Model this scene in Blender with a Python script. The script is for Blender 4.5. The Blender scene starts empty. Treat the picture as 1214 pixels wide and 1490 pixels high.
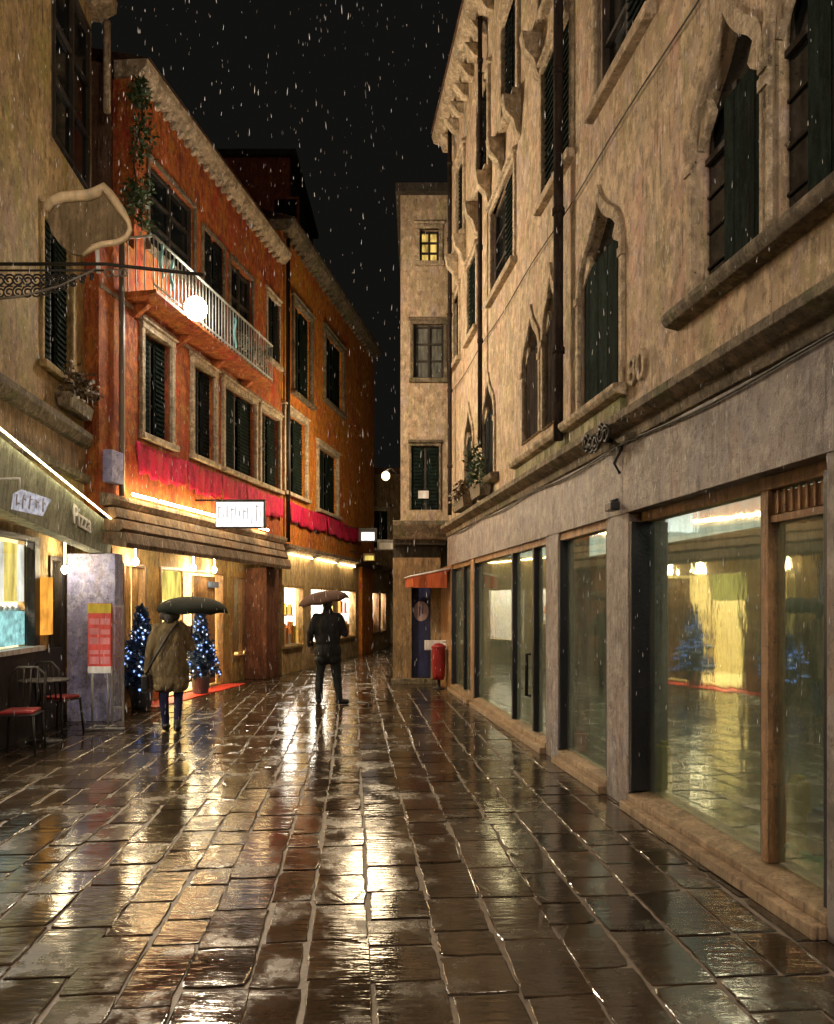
import bpy, bmesh, math, random
from mathutils import Vector, Matrix, noise as mnoise
from mathutils.geometry import delaunay_2d_cdt
random.seed(7)
S = bpy.context.scene
COL = S.collection
PI = math.pi
F, CX, HY, EYE = 1100.0, 607.0, 879.0, 1.65      # focal length, principal column, horizon row, eye height

# ------------------------------------------------------------------ materials
def new_mat(name):
    m = bpy.data.materials.new(name); m.use_nodes = True
    nt = m.node_tree; nt.nodes.clear()
    return m, nt, nt.nodes.new('ShaderNodeOutputMaterial')

def N(nt, t, **kw):
    n = nt.nodes.new(t)
    for k, v in kw.items():
        setattr(n, k, v)
    return n

def noise(nt, vec, scale, detail=3.0, rough=0.55):
    n = N(nt, 'ShaderNodeTexNoise'); n.inputs['Scale'].default_value = scale
    n.inputs['Detail'].default_value = detail; n.inputs['Roughness'].default_value = rough
    nt.links.new(vec, n.inputs['Vector']); return n.outputs['Fac']

def ramp(nt, fac, stops, interp='LINEAR'):
    r = N(nt, 'ShaderNodeValToRGB'); cr = r.color_ramp; cr.interpolation = interp
    while len(cr.elements) < len(stops): cr.elements.new(0.5)
    for e, (p, c) in zip(cr.elements, stops):
        e.position = p; e.color = (*c, 1) if len(c) == 3 else c
    nt.links.new(fac, r.inputs['Fac']); return r.outputs['Color']

def mix(nt, fac, a, b, mode='MIX'):
    m = N(nt, 'ShaderNodeMix', data_type='RGBA', blend_type=mode)
    for sock, v in ((m.inputs['Factor'], fac), (m.inputs['A'], a), (m.inputs['B'], b)):
        if hasattr(v, 'is_linked'): nt.links.new(v, sock)
        elif isinstance(v, (int, float)): sock.default_value = v
        else: sock.default_value = (*v, 1)
    return m.outputs['Result']

def coords(nt, sc=(1, 1, 1)):
    tc = N(nt, 'ShaderNodeTexCoord'); mp = N(nt, 'ShaderNodeMapping')
    mp.inputs['Scale'].default_value = sc
    nt.links.new(tc.outputs['Object'], mp.inputs['Vector']); return mp.outputs['Vector']

def shade(nt, out, color, rough=0.7, spec=0.3, bump=None, bdist=0.02, metallic=0.0, coat=0.0, bstr=1.0):
    p = N(nt, 'ShaderNodeBsdfPrincipled')
    if hasattr(color, 'is_linked'): nt.links.new(color, p.inputs['Base Color'])
    else: p.inputs['Base Color'].default_value = (*color, 1)
    if hasattr(rough, 'is_linked'): nt.links.new(rough, p.inputs['Roughness'])
    else: p.inputs['Roughness'].default_value = rough
    p.inputs['Specular IOR Level'].default_value = spec
    p.inputs['Metallic'].default_value = metallic
    p.inputs['Coat Weight'].default_value = coat
    p.inputs['Coat Roughness'].default_value = 0.15
    if bump is not None:
        b = N(nt, 'ShaderNodeBump'); b.inputs['Distance'].default_value = bdist; b.inputs['Strength'].default_value = bstr
        nt.links.new(bump, b.inputs['Height']); nt.links.new(b.outputs['Normal'], p.inputs['Normal'])
    nt.links.new(p.outputs['BSDF'], out.inputs['Surface'])
    return p

def stained(name, cols, dark=(0.03, 0.025, 0.02), rough=0.75, spec=0.3, streak=0.55, bump=0.02, blotch=0.9,
            fine=22.0, vert=0.07, tints=(), vd=1.0):
    """rain-streaked, patchy plaster / stone / timber: big patches, brushed dabs of other tones, run marks, soot specks"""
    m, nt, out = new_mat(name)
    v = coords(nt); vs = coords(nt, (1, 1, vert))
    wob = noise(nt, v, 7.0, 3, 0.6)
    bl = noise(nt, coords(nt, (1, 1, 0.55)), blotch * 1.3, 6, 0.68)
    n = len(cols)
    c = ramp(nt, bl, [(0.32 + 0.36 * i / max(1, n - 1), cols[i]) for i in range(n)])
    for i, t in enumerate(tints):
        tn = noise(nt, coords(nt, (1.0 + 0.3 * i, 1.1, 0.4)), 2.3 + 0.9 * i, 6, 0.75)
        c = mix(nt, ramp(nt, tn, [(0.51, (0, 0, 0)), (0.62, (0.75, 0.75, 0.75))]), c, t)
    # dabs: light and dark patches a hand wide, taller than wide
    d1 = noise(nt, coords(nt, (1.0, 1.0, 0.36 * vd)), fine * 0.36, 6, 0.72)
    c = mix(nt, ramp(nt, d1, [(0.5, (0, 0, 0)), (0.6, (0.55,) * 3)]), c, [min(1, x * 1.5) for x in cols[-1]])
    d2 = noise(nt, coords(nt, (1.1, 0.9, 0.3 * vd)), fine * 0.52, 6, 0.75)
    c = mix(nt, ramp(nt, d2, [(0.5, (0, 0, 0)), (0.61, (0.6,) * 3)]), c, [x * 0.45 for x in cols[0]])
    # thin run marks, only in places
    st = noise(nt, vs, fine * 1.9, 2, 0.55)
    pl = noise(nt, v, 2.2, 4, 0.65)
    g = N(nt, 'ShaderNodeMath', operation='MULTIPLY')
    nt.links.new(ramp(nt, st, [(0.34, (1, 1, 1)), (0.45, (0, 0, 0))]), g.inputs[0])
    nt.links.new(ramp(nt, pl, [(0.42, (0, 0, 0)), (0.62, (min(1, streak * 1.5),) * 3)]), g.inputs[1])
    c = mix(nt, g.outputs[0], c, dark)
    sp = noise(nt, v, 17.0, 8, 0.82)
    c = mix(nt, ramp(nt, sp, [(0.36, (0.85,) * 3), (0.42, (0, 0, 0))]), c, dark)
    c = mix(nt, ramp(nt, sp, [(0.6, (0, 0, 0)), (0.66, (0.5,) * 3)]), c, [min(1, x * 1.7 + 0.03) for x in cols[-1]])
    mm = N(nt, 'ShaderNodeMath', operation='ADD'); nt.links.new(sp, mm.inputs[0]); nt.links.new(d1, mm.inputs[1])
    shade(nt, out, c, rough, spec, mm.outputs[0], bump)
    return m

def plain(name, col, rough=0.6, spec=0.4, metallic=0.0, var=0.35, scale=9.0, bump=0.004, coat=0.0):
    m, nt, out = new_mat(name)
    v = coords(nt); vs = coords(nt, (1, 1, 0.25))
    a = noise(nt, vs, scale, 4, 0.6)
    c = ramp(nt, a, [(0.3, [x * (1 - var) for x in col]), (0.7, [min(1, x * (1 + var)) for x in col])])
    shade(nt, out, c, rough, spec, noise(nt, v, scale * 5, 3), bump, metallic, coat)
    return m

def emit(name, col, strength, var=0.0, scale=6.0, vert=0.3):
    m, nt, out = new_mat(name)
    e = N(nt, 'ShaderNodeEmission'); e.inputs['Strength'].default_value = strength
    if var:
        a = noise(nt, coords(nt, (1, 1, vert)), scale, 3)
        nt.links.new(ramp(nt, a, [(0.35, [x * (1 - var) for x in col]), (0.65, col)]), e.inputs['Color'])
    else:
        e.inputs['Color'].default_value = (*col, 1)
    nt.links.new(e.outputs['Emission'], out.inputs['Surface'])
    return m

def glass_mat(name, tint, refl, rough=0.03, wav=0.0006, fog=0.0):
    m, nt, out = new_mat(name)
    tr = N(nt, 'ShaderNodeBsdfTransparent'); tr.inputs['Color'].default_value = (*tint, 1)
    gl = N(nt, 'ShaderNodeBsdfGlossy'); gl.inputs['Roughness'].default_value = rough
    gl.inputs['Color'].default_value = (0.9, 0.95, 0.85, 1)
    v = coords(nt, (1, 1, 0.35))
    b = N(nt, 'ShaderNodeBump'); b.inputs['Distance'].default_value = wav
    nt.links.new(noise(nt, v, 9.0, 3), b.inputs['Height']); nt.links.new(b.outputs['Normal'], gl.inputs['Normal'])
    ms = N(nt, 'ShaderNodeMixShader')
    run = noise(nt, coords(nt, (1, 1, 0.05)), 40.0, 3)
    f = N(nt, 'ShaderNodeMapRange'); f.inputs['To Min'].default_value = refl * 0.8; f.inputs['To Max'].default_value = min(1, refl * 1.2)
    nt.links.new(run, f.inputs['Value']); nt.links.new(f.outputs['Result'], ms.inputs['Fac'])
    nt.links.new(tr.outputs['BSDF'], ms.inputs[1]); nt.links.new(gl.outputs['BSDF'], ms.inputs[2])
    if fog:
        df = N(nt, 'ShaderNodeBsdfDiffuse'); df.inputs['Color'].default_value = (0.40, 0.41, 0.33, 1)
        m2 = N(nt, 'ShaderNodeMixShader'); fg = N(nt, 'ShaderNodeMapRange'); fg.inputs['From Min'].default_value = 0.35; fg.inputs['From Max'].default_value = 0.65
        fg.inputs['To Min'].default_value = fog * 0.4; fg.inputs['To Max'].default_value = fog * 1.6
        nt.links.new(noise(nt, coords(nt, (1.2, 1.2, 0.25)), 5.0, 5, 0.7), fg.inputs['Value']); nt.links.new(fg.outputs['Result'], m2.inputs['Fac'])
        nt.links.new(ms.outputs['Shader'], m2.inputs[1]); nt.links.new(df.outputs['BSDF'], m2.inputs[2])
        nt.links.new(m2.outputs['Shader'], out.inputs['Surface'])
    else:
        nt.links.new(ms.outputs['Shader'], out.inputs['Surface'])
    return m

def wet_stone():
    m, nt, out = new_mat('wet_paving_stone')
    v = coords(nt)
    at = N(nt, 'ShaderNodeAttribute', attribute_name='slab')
    c = ramp(nt, at.outputs['Fac'], [(0.0, (0.018, 0.012, 0.007)), (0.5, (0.04, 0.027, 0.015)), (1.0, (0.075, 0.052, 0.03))])
    bl = noise(nt, v, 2.6, 5, 0.65)
    c = mix(nt, ramp(nt, bl, [(0.4, (0, 0, 0)), (0.68, (0.75,) * 3)]), c, (0.03, 0.022, 0.014))
    pit = noise(nt, v, 42.0, 4, 0.7)
    c = mix(nt, ramp(nt, pit, [(0.36, (0.8,) * 3), (0.46, (0, 0, 0))]), c, (0.012, 0.009, 0.007))
    c = mix(nt, ramp(nt, pit, [(0.58, (0, 0, 0)), (0.68, (0.5,) * 3)]), c, (0.09, 0.07, 0.045))
    r = noise(nt, v, 2.4, 7, 0.72)
    rough = ramp(nt, r, [(0.36, (0.04,) * 3), (0.5, (0.1,) * 3), (0.64, (0.36,) * 3)])
    # chiselled furrows run across the street
    fur = noise(nt, coords(nt, (0.2, 1, 1)), 24.0, 3, 0.55)
    grain = noise(nt, v, 90.0, 3, 0.6)
    a = N(nt, 'ShaderNodeMath', operation='MULTIPLY_ADD'); a.inputs[1].default_value = 0.1
    nt.links.new(grain, a.inputs[0]); nt.links.new(fur, a.inputs[2])
    p = shade(nt, out, c, rough, 0.5, a.outputs[0], 0.0026)
    p.inputs['IOR'].default_value = 1.55
    p.inputs['Specular IOR Level'].default_value = 0.62
    return m

M = {}
M['beige'] = stained('old_beige_plaster', [(0.33, 0.24, 0.145), (0.46, 0.345, 0.22), (0.55, 0.43, 0.285)],
                     tints=[(0.56, 0.33, 0.24), (0.36, 0.32, 0.15), (0.48, 0.38, 0.36)], streak=0.5, vd=1.8)
M['ochre'] = stained('ochre_plaster', [(0.29, 0.20, 0.085), (0.42, 0.30, 0.125), (0.50, 0.36, 0.17)],
                     tints=[(0.33, 0.30, 0.08), (0.45, 0.30, 0.20)], streak=0.45, vd=1.8)
M['orange'] = stained('red_orange_plaster', [(0.26, 0.06, 0.02), (0.40, 0.105, 0.028), (0.50, 0.16, 0.035)],
                      tints=[(0.50, 0.03, 0.03), (0.42, 0.22, 0.03), (0.22, 0.03, 0.03)], streak=0.5, vd=1.8)
M['orange2'] = stained('bright_orange_plaster', [(0.38, 0.10, 0.02), (0.56, 0.18, 0.025), (0.64, 0.25, 0.04)],
                       tints=[(0.55, 0.06, 0.03), (0.50, 0.30, 0.03)], streak=0.45, vd=1.8)
M['darkred'] = stained('dull_red_plaster', [(0.2, 0.05, 0.024), (0.32, 0.08, 0.036), (0.4, 0.11, 0.05)], streak=0.7)
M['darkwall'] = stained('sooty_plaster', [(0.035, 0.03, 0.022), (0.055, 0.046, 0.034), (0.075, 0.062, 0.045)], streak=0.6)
M['brown'] = stained('brown_plaster', [(0.17, 0.11, 0.055), (0.26, 0.17, 0.085), (0.33, 0.22, 0.11)], streak=0.6)
M['marble'] = stained('grey_marble_cladding', [(0.20, 0.165, 0.15), (0.29, 0.25, 0.225), (0.35, 0.31, 0.29)],
                      tints=[(0.36, 0.25, 0.2), (0.27, 0.25, 0.30), (0.2, 0.17, 0.15)], streak=0.45, vd=2.0, rough=0.45, spec=0.5)
M['stone'] = stained('istrian_stone', [(0.36, 0.27, 0.17), (0.50, 0.39, 0.26), (0.60, 0.49, 0.34)], streak=0.35, bump=0.03, vd=2.8, blotch=2.2, tints=[(0.3, 0.25, 0.17), (0.2, 0.16, 0.1)])
M['dirty_stone'] = stained('grimy_stone', [(0.10, 0.08, 0.055), (0.19, 0.15, 0.10), (0.28, 0.22, 0.15)], streak=0.5, bump=0.035, vd=2.5, blotch=1.8,
                           tints=[(0.13, 0.14, 0.05)])
M['mossy'] = stained('mossy_parapet', [(0.17, 0.15, 0.075), (0.29, 0.25, 0.14), (0.38, 0.33, 0.21)], streak=0.6,
                     tints=[(0.13, 0.16, 0.03), (0.12, 0.14, 0.03)])
M['gold'] = stained('golden_brown_shop_panelling', [(0.28, 0.175, 0.07), (0.44, 0.29, 0.115), (0.55, 0.38, 0.16)],
                    tints=[(0.3, 0.26, 0.08), (0.42, 0.2, 0.06)], streak=0.55)
M['shopstone'] = stained('warm_shop_stone', [(0.36, 0.25, 0.13), (0.52, 0.37, 0.2), (0.6, 0.46, 0.27)], tints=[(0.5, 0.28, 0.1), (0.4, 0.34, 0.12)], streak=0.5)
M['canopy'] = stained('weathered_canopy_board', [(0.12, 0.085, 0.06), (0.22, 0.16, 0.115), (0.32, 0.25, 0.19)], streak=0.7,
                      tints=[(0.34, 0.17, 0.07)])
M['fascia'] = stained('grey_green_fascia', [(0.2, 0.21, 0.15), (0.28, 0.29, 0.21), (0.36, 0.37, 0.28)], streak=0.35)
M['lilac'] = stained('lilac_painted_pier', [(0.36, 0.37, 0.66), (0.42, 0.44, 0.78), (0.48, 0.5, 0.86)], streak=0.12, vd=2.5,
                     tints=[(0.4, 0.34, 0.4)])
M['wood'] = stained('varnished_timber', [(0.20, 0.10, 0.04), (0.32, 0.17, 0.07), (0.42, 0.24, 0.11)], streak=0.6, rough=0.4, spec=0.5)
M['sillwood'] = stained('worn_sill', [(0.24, 0.155, 0.085), (0.34, 0.23, 0.13), (0.43, 0.30, 0.18)], streak=0.5, rough=0.35, spec=0.5)
M['darkwood'] = stained('dark_timber', [(0.02, 0.016, 0.013), (0.035, 0.028, 0.022), (0.055, 0.042, 0.03)], streak=0.4, rough=0.45)
M['redwood'] = stained('red_brown_column', [(0.09, 0.035, 0.022), (0.16, 0.06, 0.035), (0.22, 0.10, 0.06)], streak=0.6)
M['darkframe'] = plain('dark_metal_frame', (0.022, 0.022, 0.026), 0.35, 0.5, 0.3)
M['iron'] = plain('wrought_iron', (0.025, 0.023, 0.02), 0.5, 0.5, 0.5)
M['paleiron'] = plain('pale_painted_iron', (0.46, 0.48, 0.42), 0.5, 0.4)
M['greyiron'] = plain('weathered_iron_rod', (0.18, 0.16, 0.13), 0.5, 0.5, 0.3)
M['shutter'] = stained('dark_green_shutter', [(0.004, 0.007, 0.006), (0.009, 0.017, 0.013), (0.017, 0.028, 0.022)], streak=0.4, rough=0.9, spec=0.06)
M['shutter_grey'] = stained('slate_shutter', [(0.008, 0.010, 0.010), (0.013, 0.016, 0.016), (0.022, 0.024, 0.023)], streak=0.4, rough=0.9, spec=0.06)
M['shutter_brown'] = stained('brown_shutter', [(0.02, 0.014, 0.011), (0.032, 0.023, 0.019), (0.05, 0.038, 0.03)], streak=0.4, rough=0.9, spec=0.06)
M['pane'] = plain('unlit_window_glass', (0.008, 0.01, 0.01), 0.12, 0.6, 0.0, 0.5, 4.0, 0.001)
M['curtain'] = plain('grey_net_curtain', (0.13, 0.13, 0.11), 0.8, 0.2, 0, 0.5, 16)
M['roof'] = stained('clay_roof_tiles', [(0.10, 0.05, 0.03), (0.16, 0.085, 0.05), (0.2, 0.12, 0.08)], streak=0.6)
M['white'] = plain('white_paint', (0.72, 0.70, 0.68), 0.5, 0.4)
M['lettergrey'] = plain('letter_grey', (0.45, 0.42, 0.45), 0.6)
M['grey'] = plain('grey_paint', (0.3, 0.29, 0.28), 0.5)
M['red'] = stained('red_cloth', [(0.3, 0.01, 0.03), (0.66, 0.012, 0.07), (0.85, 0.015, 0.12)], blotch=1.7, streak=0.2, tints=[(0.45, 0.1, 0.03)])
M['redpaint'] = plain('red_paint', (0.5, 0.03, 0.03), 0.5)
M['binred'] = plain('dull_red_paint', (0.28, 0.02, 0.02), 0.5)
M['carpet'] = plain('wet_red_carpet', (0.62, 0.045, 0.025), 0.55, 0.4, 0, 0.3, 20)
M['paving'] = wet_stone()
M['ground'] = plain('wet_mortar', (0.15, 0.12, 0.09), 0.45, 0.4)
M['shopglass'] = glass_mat('shop_window_glass', (0.84, 0.95, 0.87), 0.36, 0.03, 0.0008, 0.13)
M['litglass'] = glass_mat('lit_shop_window_glass', (0.95, 0.95, 0.92), 0.08)
M['roomdark'] = stained('dim_green_shop_wall', [(0.10, 0.12, 0.085), (0.16, 0.18, 0.13), (0.21, 0.22, 0.16)], streak=0.3)
M['roomwarm'] = stained('warm_shop_wall', [(0.46, 0.37, 0.2), (0.64, 0.53, 0.31), (0.74, 0.65, 0.42)], streak=0.35,
                        tints=[(0.55, 0.5, 0.2)])
M['roomwhite'] = stained('white_shop_wall', [(0.5, 0.48, 0.44), (0.68, 0.66, 0.64), (0.8, 0.79, 0.78)], streak=0.3,
                         tints=[(0.75, 0.35, 0.3), (0.7, 0.6, 0.3), (0.55, 0.6, 0.72)])
M['leaf'] = plain('dark_leaf', (0.035, 0.06, 0.02), 0.5, 0.4, 0, 0.6, 14)
M['paleleaf'] = plain('pale_green_leaf', (0.2, 0.22, 0.13), 0.5, 0.4, 0, 0.6, 14)
M['dryleaf'] = plain('brown_leaf', (0.09, 0.06, 0.03), 0.6, 0.3, 0, 0.6, 14)
M['petal'] = plain('pale_petal', (0.6, 0.52, 0.44), 0.6)
M['firneedle'] = plain('blue_fir_needle', (0.03, 0.06, 0.13), 0.5, 0.4, 0, 0.6, 20)
M['pot'] = plain('slate_blue_pot', (0.11, 0.13, 0.15), 0.55)
M['skin'] = plain('skin', (0.42, 0.26, 0.18), 0.5, 0.4, 0, 0.1)
M['hair'] = plain('dark_hair', (0.018, 0.013, 0.011), 0.5, 0.5, 0, 0.4, 40)
M['coat'] = stained('olive_brown_wool', [(0.10, 0.066, 0.03), (0.15, 0.105, 0.048), (0.2, 0.15, 0.075)], streak=0.35, fine=30, vert=0.3,
                    tints=[(0.17, 0.09, 0.03)])
M['blackcloth'] = plain('black_wool', (0.016, 0.016, 0.018), 0.75, 0.25, 0, 0.5, 14)
M['charcoal'] = plain('charcoal_trousers', (0.024, 0.026, 0.026), 0.75, 0.25, 0, 0.4, 14)
M['navy'] = plain('navy_denim', (0.018, 0.018, 0.055), 0.75, 0.25, 0, 0.4, 14)
M['leather'] = plain('black_leather', (0.012, 0.011, 0.011), 0.35, 0.5)
M['umb_black'] = plain('dark_green_umbrella_cloth', (0.010, 0.012, 0.008), 0.85, 0.15, 0, 0.4, 6)
M['umb_brown'] = plain('brown_umbrella_cloth', (0.07, 0.04, 0.03), 0.85, 0.15, 0, 0.4, 6)
M['flood'] = emit('floodlight_lens', (1.0, 0.93, 0.78), 130)
M['tube'] = emit('fluorescent_tube', (1.0, 0.70, 0.33), 75, 0.5, 9.0, 1.0)
M['strip'] = emit('warm_strip_light', (1.0, 0.74, 0.36), 34)
M['added_displamp'] = emit('added_display_strip', (1.0, 0.95, 0.82), 6)
M['led'] = emit('led_line', (1.0, 0.86, 0.48), 18.0, 0.6, 14.0, 1.0)
M['signlit'] = emit('lit_sign_panel', (0.95, 0.93, 0.93), 1.5, 0.4, 18.0, 0.25)
M['signgrey'] = plain('illuminated_sign_stroke', (0.16, 0.14, 0.14), 0.6)
M['signwhite'] = emit('backlit_white_letters', (0.82, 0.78, 0.84), 0.5, 0.55, 30, 0.5)
M['pendant'] = emit('pendant_bulb', (1.0, 0.82, 0.5), 100)
M['lantern'] = emit('lantern_glow', (1.0, 0.72, 0.4), 3)
M['ceil_warm'] = emit('warm_ceiling_light', (1.0, 0.82, 0.5), 20.0)
M['ceil_white'] = emit('white_ceiling_light', (1.0, 0.92, 0.82), 30.0)
M['added_ceil_dim'] = emit('added_dim_light', (1.0, 0.98, 0.86), 0.75)
M['litwin'] = emit('lit_upstairs_room', (1.0, 0.66, 0.16), 0.75, 0.75, 9, 0.4)
M['fairy'] = emit('blue_fairy_lights', (0.25, 0.42, 1.0), 1.6)
M['fairyw'] = emit('white_fairy_lights', (0.7, 0.82, 1.0), 1.3)
M['screen'] = emit('menu_screen', (0.9, 0.9, 0.82), 1.0, 0.55, 5.0, 0.4)
M['cyan'] = emit('ice_cream_counter_light', (0.42, 0.85, 0.88), 0.95, 0.6, 10, 1)
M['yellowlit'] = emit('yellow_lightbox', (1.0, 0.78, 0.18), 0.95, 0.6, 7, 0.25)
M['amber'] = emit('amber_lamp', (1.0, 0.42, 0.06), 0.95, 0.5, 8, 0.4)
M['teal'] = plain('teal_ribbon', (0.25, 0.55, 0.55), 0.5)
M['yellow'] = plain('yellow_card', (0.55, 0.42, 0.04), 0.6)
M['orangecard'] = plain('orange_card', (0.62, 0.2, 0.03), 0.6)
M['green'] = plain('green_cloth', (0.03, 0.36, 0.17), 0.7)
M['bluebox'] = plain('grey_blue_box', (0.16, 0.2, 0.32), 0.6)
M['pink'] = plain('pink_card', (0.6, 0.2, 0.22), 0.6)
M['navyposter'] = plain('navy_poster', (0.022, 0.025, 0.075), 0.5, 0.4, 0, 0.6, 8)
M['emblem'] = plain('dusty_pink_emblem', (0.36, 0.24, 0.22), 0.6)
M['awning'] = plain('orange_red_awning', (0.45, 0.1, 0.035), 0.7, 0.2, 0, 0.5, 9)
M['rain'] = plain('raindrop', (0.85, 0.86, 0.9), 0.15, 0.6)
M['menured'] = plain('menu_red', (0.62, 0.06, 0.05), 0.45, 0.4, 0, 0.4, 12)
M['scroll'] = stained('pale_gilded_sign', [(0.14, 0.10, 0.05), (0.22, 0.165, 0.09), (0.3, 0.225, 0.13)], streak=0.5)
M['scrollrim'] = plain('pale_rim', (0.66, 0.52, 0.32), 0.5)

# ------------------------------------------------------------------ mesh helpers
def origin_of(p):
    o = Vector((0, 0, 0))
    while p is not None:
        o += p.location; p = p.parent
    return o

class MB:
    """collects shapes (in world coordinates) and links them as ONE mesh object"""
    def __init__(s): s.bm = bmesh.new(); s.mi = 0
    def face(s, pts):
        vs = [s.bm.verts.new(p) for p in pts]
        f = s.bm.faces.new(vs); f.material_index = s.mi; return f
    def hexa(s, p):
        v = [s.bm.verts.new(q) for q in p]
        for q in ((0, 3, 2, 1), (4, 5, 6, 7), (0, 1, 5, 4), (1, 2, 6, 5), (2, 3, 7, 6), (3, 0, 4, 7)):
            f = s.bm.faces.new([v[i] for i in q]); f.material_index = s.mi
    def box(s, x0, x1, y0, y1, z0, z1):
        s.hexa([(x0, y0, z0), (x1, y0, z0), (x1, y1, z0), (x0, y1, z0), (x0, y0, z1), (x1, y0, z1), (x1, y1, z1), (x0, y1, z1)])
    def wbox(s, W, s0, s1, z0, z1, o0, o1):
        s.hexa([W(s0, z0, o0), W(s1, z0, o0), W(s1, z0, o1), W(s0, z0, o1), W(s0, z1, o0), W(s1, z1, o0), W(s1, z1, o1), W(s0, z1, o1)])
    def prism(s, W, prof, s0, s1):
        """prof: list of (o, z); swept along the wall"""
        a = [s.bm.verts.new(W(s0, z, o)) for o, z in prof]; b = [s.bm.verts.new(W(s1, z, o)) for o, z in prof]
        n = len(prof)
        for i in range(n):
            f = s.bm.faces.new((a[i], a[(i + 1) % n], b[(i + 1) % n], b[i])); f.material_index = s.mi
        s.bm.faces.new(a[::-1]).material_index = s.mi; s.bm.faces.new(b).material_index = s.mi
    def poly(s, W, pts, o0, o1):
        """closed outline (s, z) on the wall, given thickness"""
        a = [s.bm.verts.new(W(p, z, o0)) for p, z in pts]; b = [s.bm.verts.new(W(p, z, o1)) for p, z in pts]
        n = len(pts)
        for i in range(n):
            f = s.bm.faces.new((a[i], a[(i + 1) % n], b[(i + 1) % n], b[i])); f.material_index = s.mi
        s.bm.faces.new(a[::-1]).material_index = s.mi; s.bm.faces.new(b).material_index = s.mi
    def ring(s, W, inner, outer, o0, o1):
        n = len(inner)
        A = [[s.bm.verts.new(W(p, z, o)) for p, z in pts] for pts in (inner, outer) for o in (o0, o1)]
        i0, i1, u0, u1 = A
        for k in range(n):
            j = (k + 1) % n
            for q in ((i1[k], u1[k], u1[j], i1[j]), (u0[k], u0[j], u1[j], u1[k]), (i0[k], i1[k], i1[j], i0[j]), (i0[k], i0[j], u0[j], u0[k])):
                s.bm.faces.new(q).material_index = s.mi
    def tube(s, pts, r, seg=7, closed=False):
        pts = [Vector(p) for p in pts]; n = len(pts)
        rs = r if isinstance(r, (list, tuple)) else [r] * n
        rings = []
        up = Vector((0.13, 0.27, 0.95))
        for i, p in enumerate(pts):
            if closed: t = pts[(i + 1) % n] - pts[i - 1]
            else: t = pts[min(i + 1, n - 1)] - pts[max(i - 1, 0)]
            t.normalize()
            x = t.cross(up)
            if x.length < 0.05: x = t.cross(Vector((1, 0, 0)))
            x.normalize(); y = t.cross(x)
            rings.append([s.bm.verts.new(p + (x * math.cos(2 * PI * k / seg) + y * math.sin(2 * PI * k / seg)) * rs[i]) for k in range(seg)])
        m = n if closed else n - 1
        for i in range(m):
            a, b = rings[i], rings[(i + 1) % n]
            for k in range(seg):
                f = s.bm.faces.new((a[k], a[(k + 1) % seg], b[(k + 1) % seg], b[k])); f.material_index = s.mi; f.smooth = True
        if not closed:
            s.bm.faces.new(rings[0][::-1]).material_index = s.mi; s.bm.faces.new(rings[-1]).material_index = s.mi
    def lathe(s, c, prof, seg=14):
        c = Vector(c); rings = []
        for r, z in prof:
            rings.append([s.bm.verts.new(c + Vector((r * math.cos(2 * PI * k / seg), r * math.sin(2 * PI * k / seg), z))) for k in range(seg)])
        for a, b in zip(rings, rings[1:]):
            for k in range(seg):
                f = s.bm.faces.new((a[k], a[(k + 1) % seg], b[(k + 1) % seg], b[k])); f.material_index = s.mi; f.smooth = True
        s.bm.faces.new(rings[0][::-1]).material_index = s.mi; s.bm.faces.new(rings[-1]).material_index = s.mi
    def ell(s, c, r, sub=2, rot=None):
        g = bmesh.ops.create_icosphere(s.bm, subdivisions=sub, radius=1)
        mt = Matrix.Translation(c) @ (rot.to_4x4() if rot else Matrix()) @ Matrix.Diagonal((*r, 1))
        bmesh.ops.transform(s.bm, matrix=mt, verts=g['verts'])
        for v in g['verts']:
            for f in v.link_faces: f.material_index = s.mi; f.smooth = True
    def build(s, name, mats, parent=None, loc=None, bevel=0.0):
        if bevel:
            bmesh.ops.remove_doubles(s.bm, verts=s.bm.verts, dist=1e-5)
        bmesh.ops.recalc_face_normals(s.bm, faces=s.bm.faces)
        o0 = origin_of(parent) if parent else Vector(loc or (0, 0, 0))
        bmesh.ops.translate(s.bm, vec=-o0, verts=s.bm.verts)
        me = bpy.data.meshes.new(name); s.bm.to_mesh(me); s.bm.free()
        for m in (mats if isinstance(mats, (list, tuple)) else [mats]): me.materials.append(m)
        o = bpy.data.objects.new(name, me); COL.objects.link(o)
        if parent: o.parent = parent
        else: o.location = o0
        if bevel:
            b = o.modifiers.new('bevel', 'BEVEL'); b.width = bevel; b.segments = 2; b.limit_method = 'ANGLE'
        return o

def thing(name, label, cat, loc=(0, 0, 0), group=None):
    o = bpy.data.objects.new(name, None); COL.objects.link(o); o.location = loc
    o.empty_display_size = 0.2
    return tag(o, label, cat, group)

def tag(o, label=None, cat=None, group=None, kind=None):
    if label: o['label'] = label
    if cat: o['category'] = cat
    if group: o['group'] = group
    if kind: o['kind'] = kind
    return o

def copy_tree(o, parent=None):
    c = o.copy(); COL.objects.link(c); c.parent = parent
    for ch in list(o.children): copy_tree(ch, c)
    return c

class Wall:
    """vertical plane X = a + b*Y; s is Y, o is the distance out into the street"""
    def __init__(w, a, b, side):
        k = math.hypot(1, b); w.a, w.b = a, b
        w.n = Vector((side / k, -side * b / k, 0)); w.k = k; w.side = side
    def __call__(w, s, z, o=0.0): return Vector((w.a + w.b * s, s, z)) + w.n * o
    def Y(w, px, o=0.0):
        u = (px - CX) / F; return (w.a + w.side * o * w.k) / (u - w.b)
class Front:
    """plane facing the viewer at distance y; s is X"""
    def __init__(w, y): w.y = y
    def __call__(w, s, z, o=0.0): return Vector((s, w.y - o, z))
    def X(w, px): return (px - CX) / F * w.y
def zat(py, Y): return EYE + (HY - py) / F * Y

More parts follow.
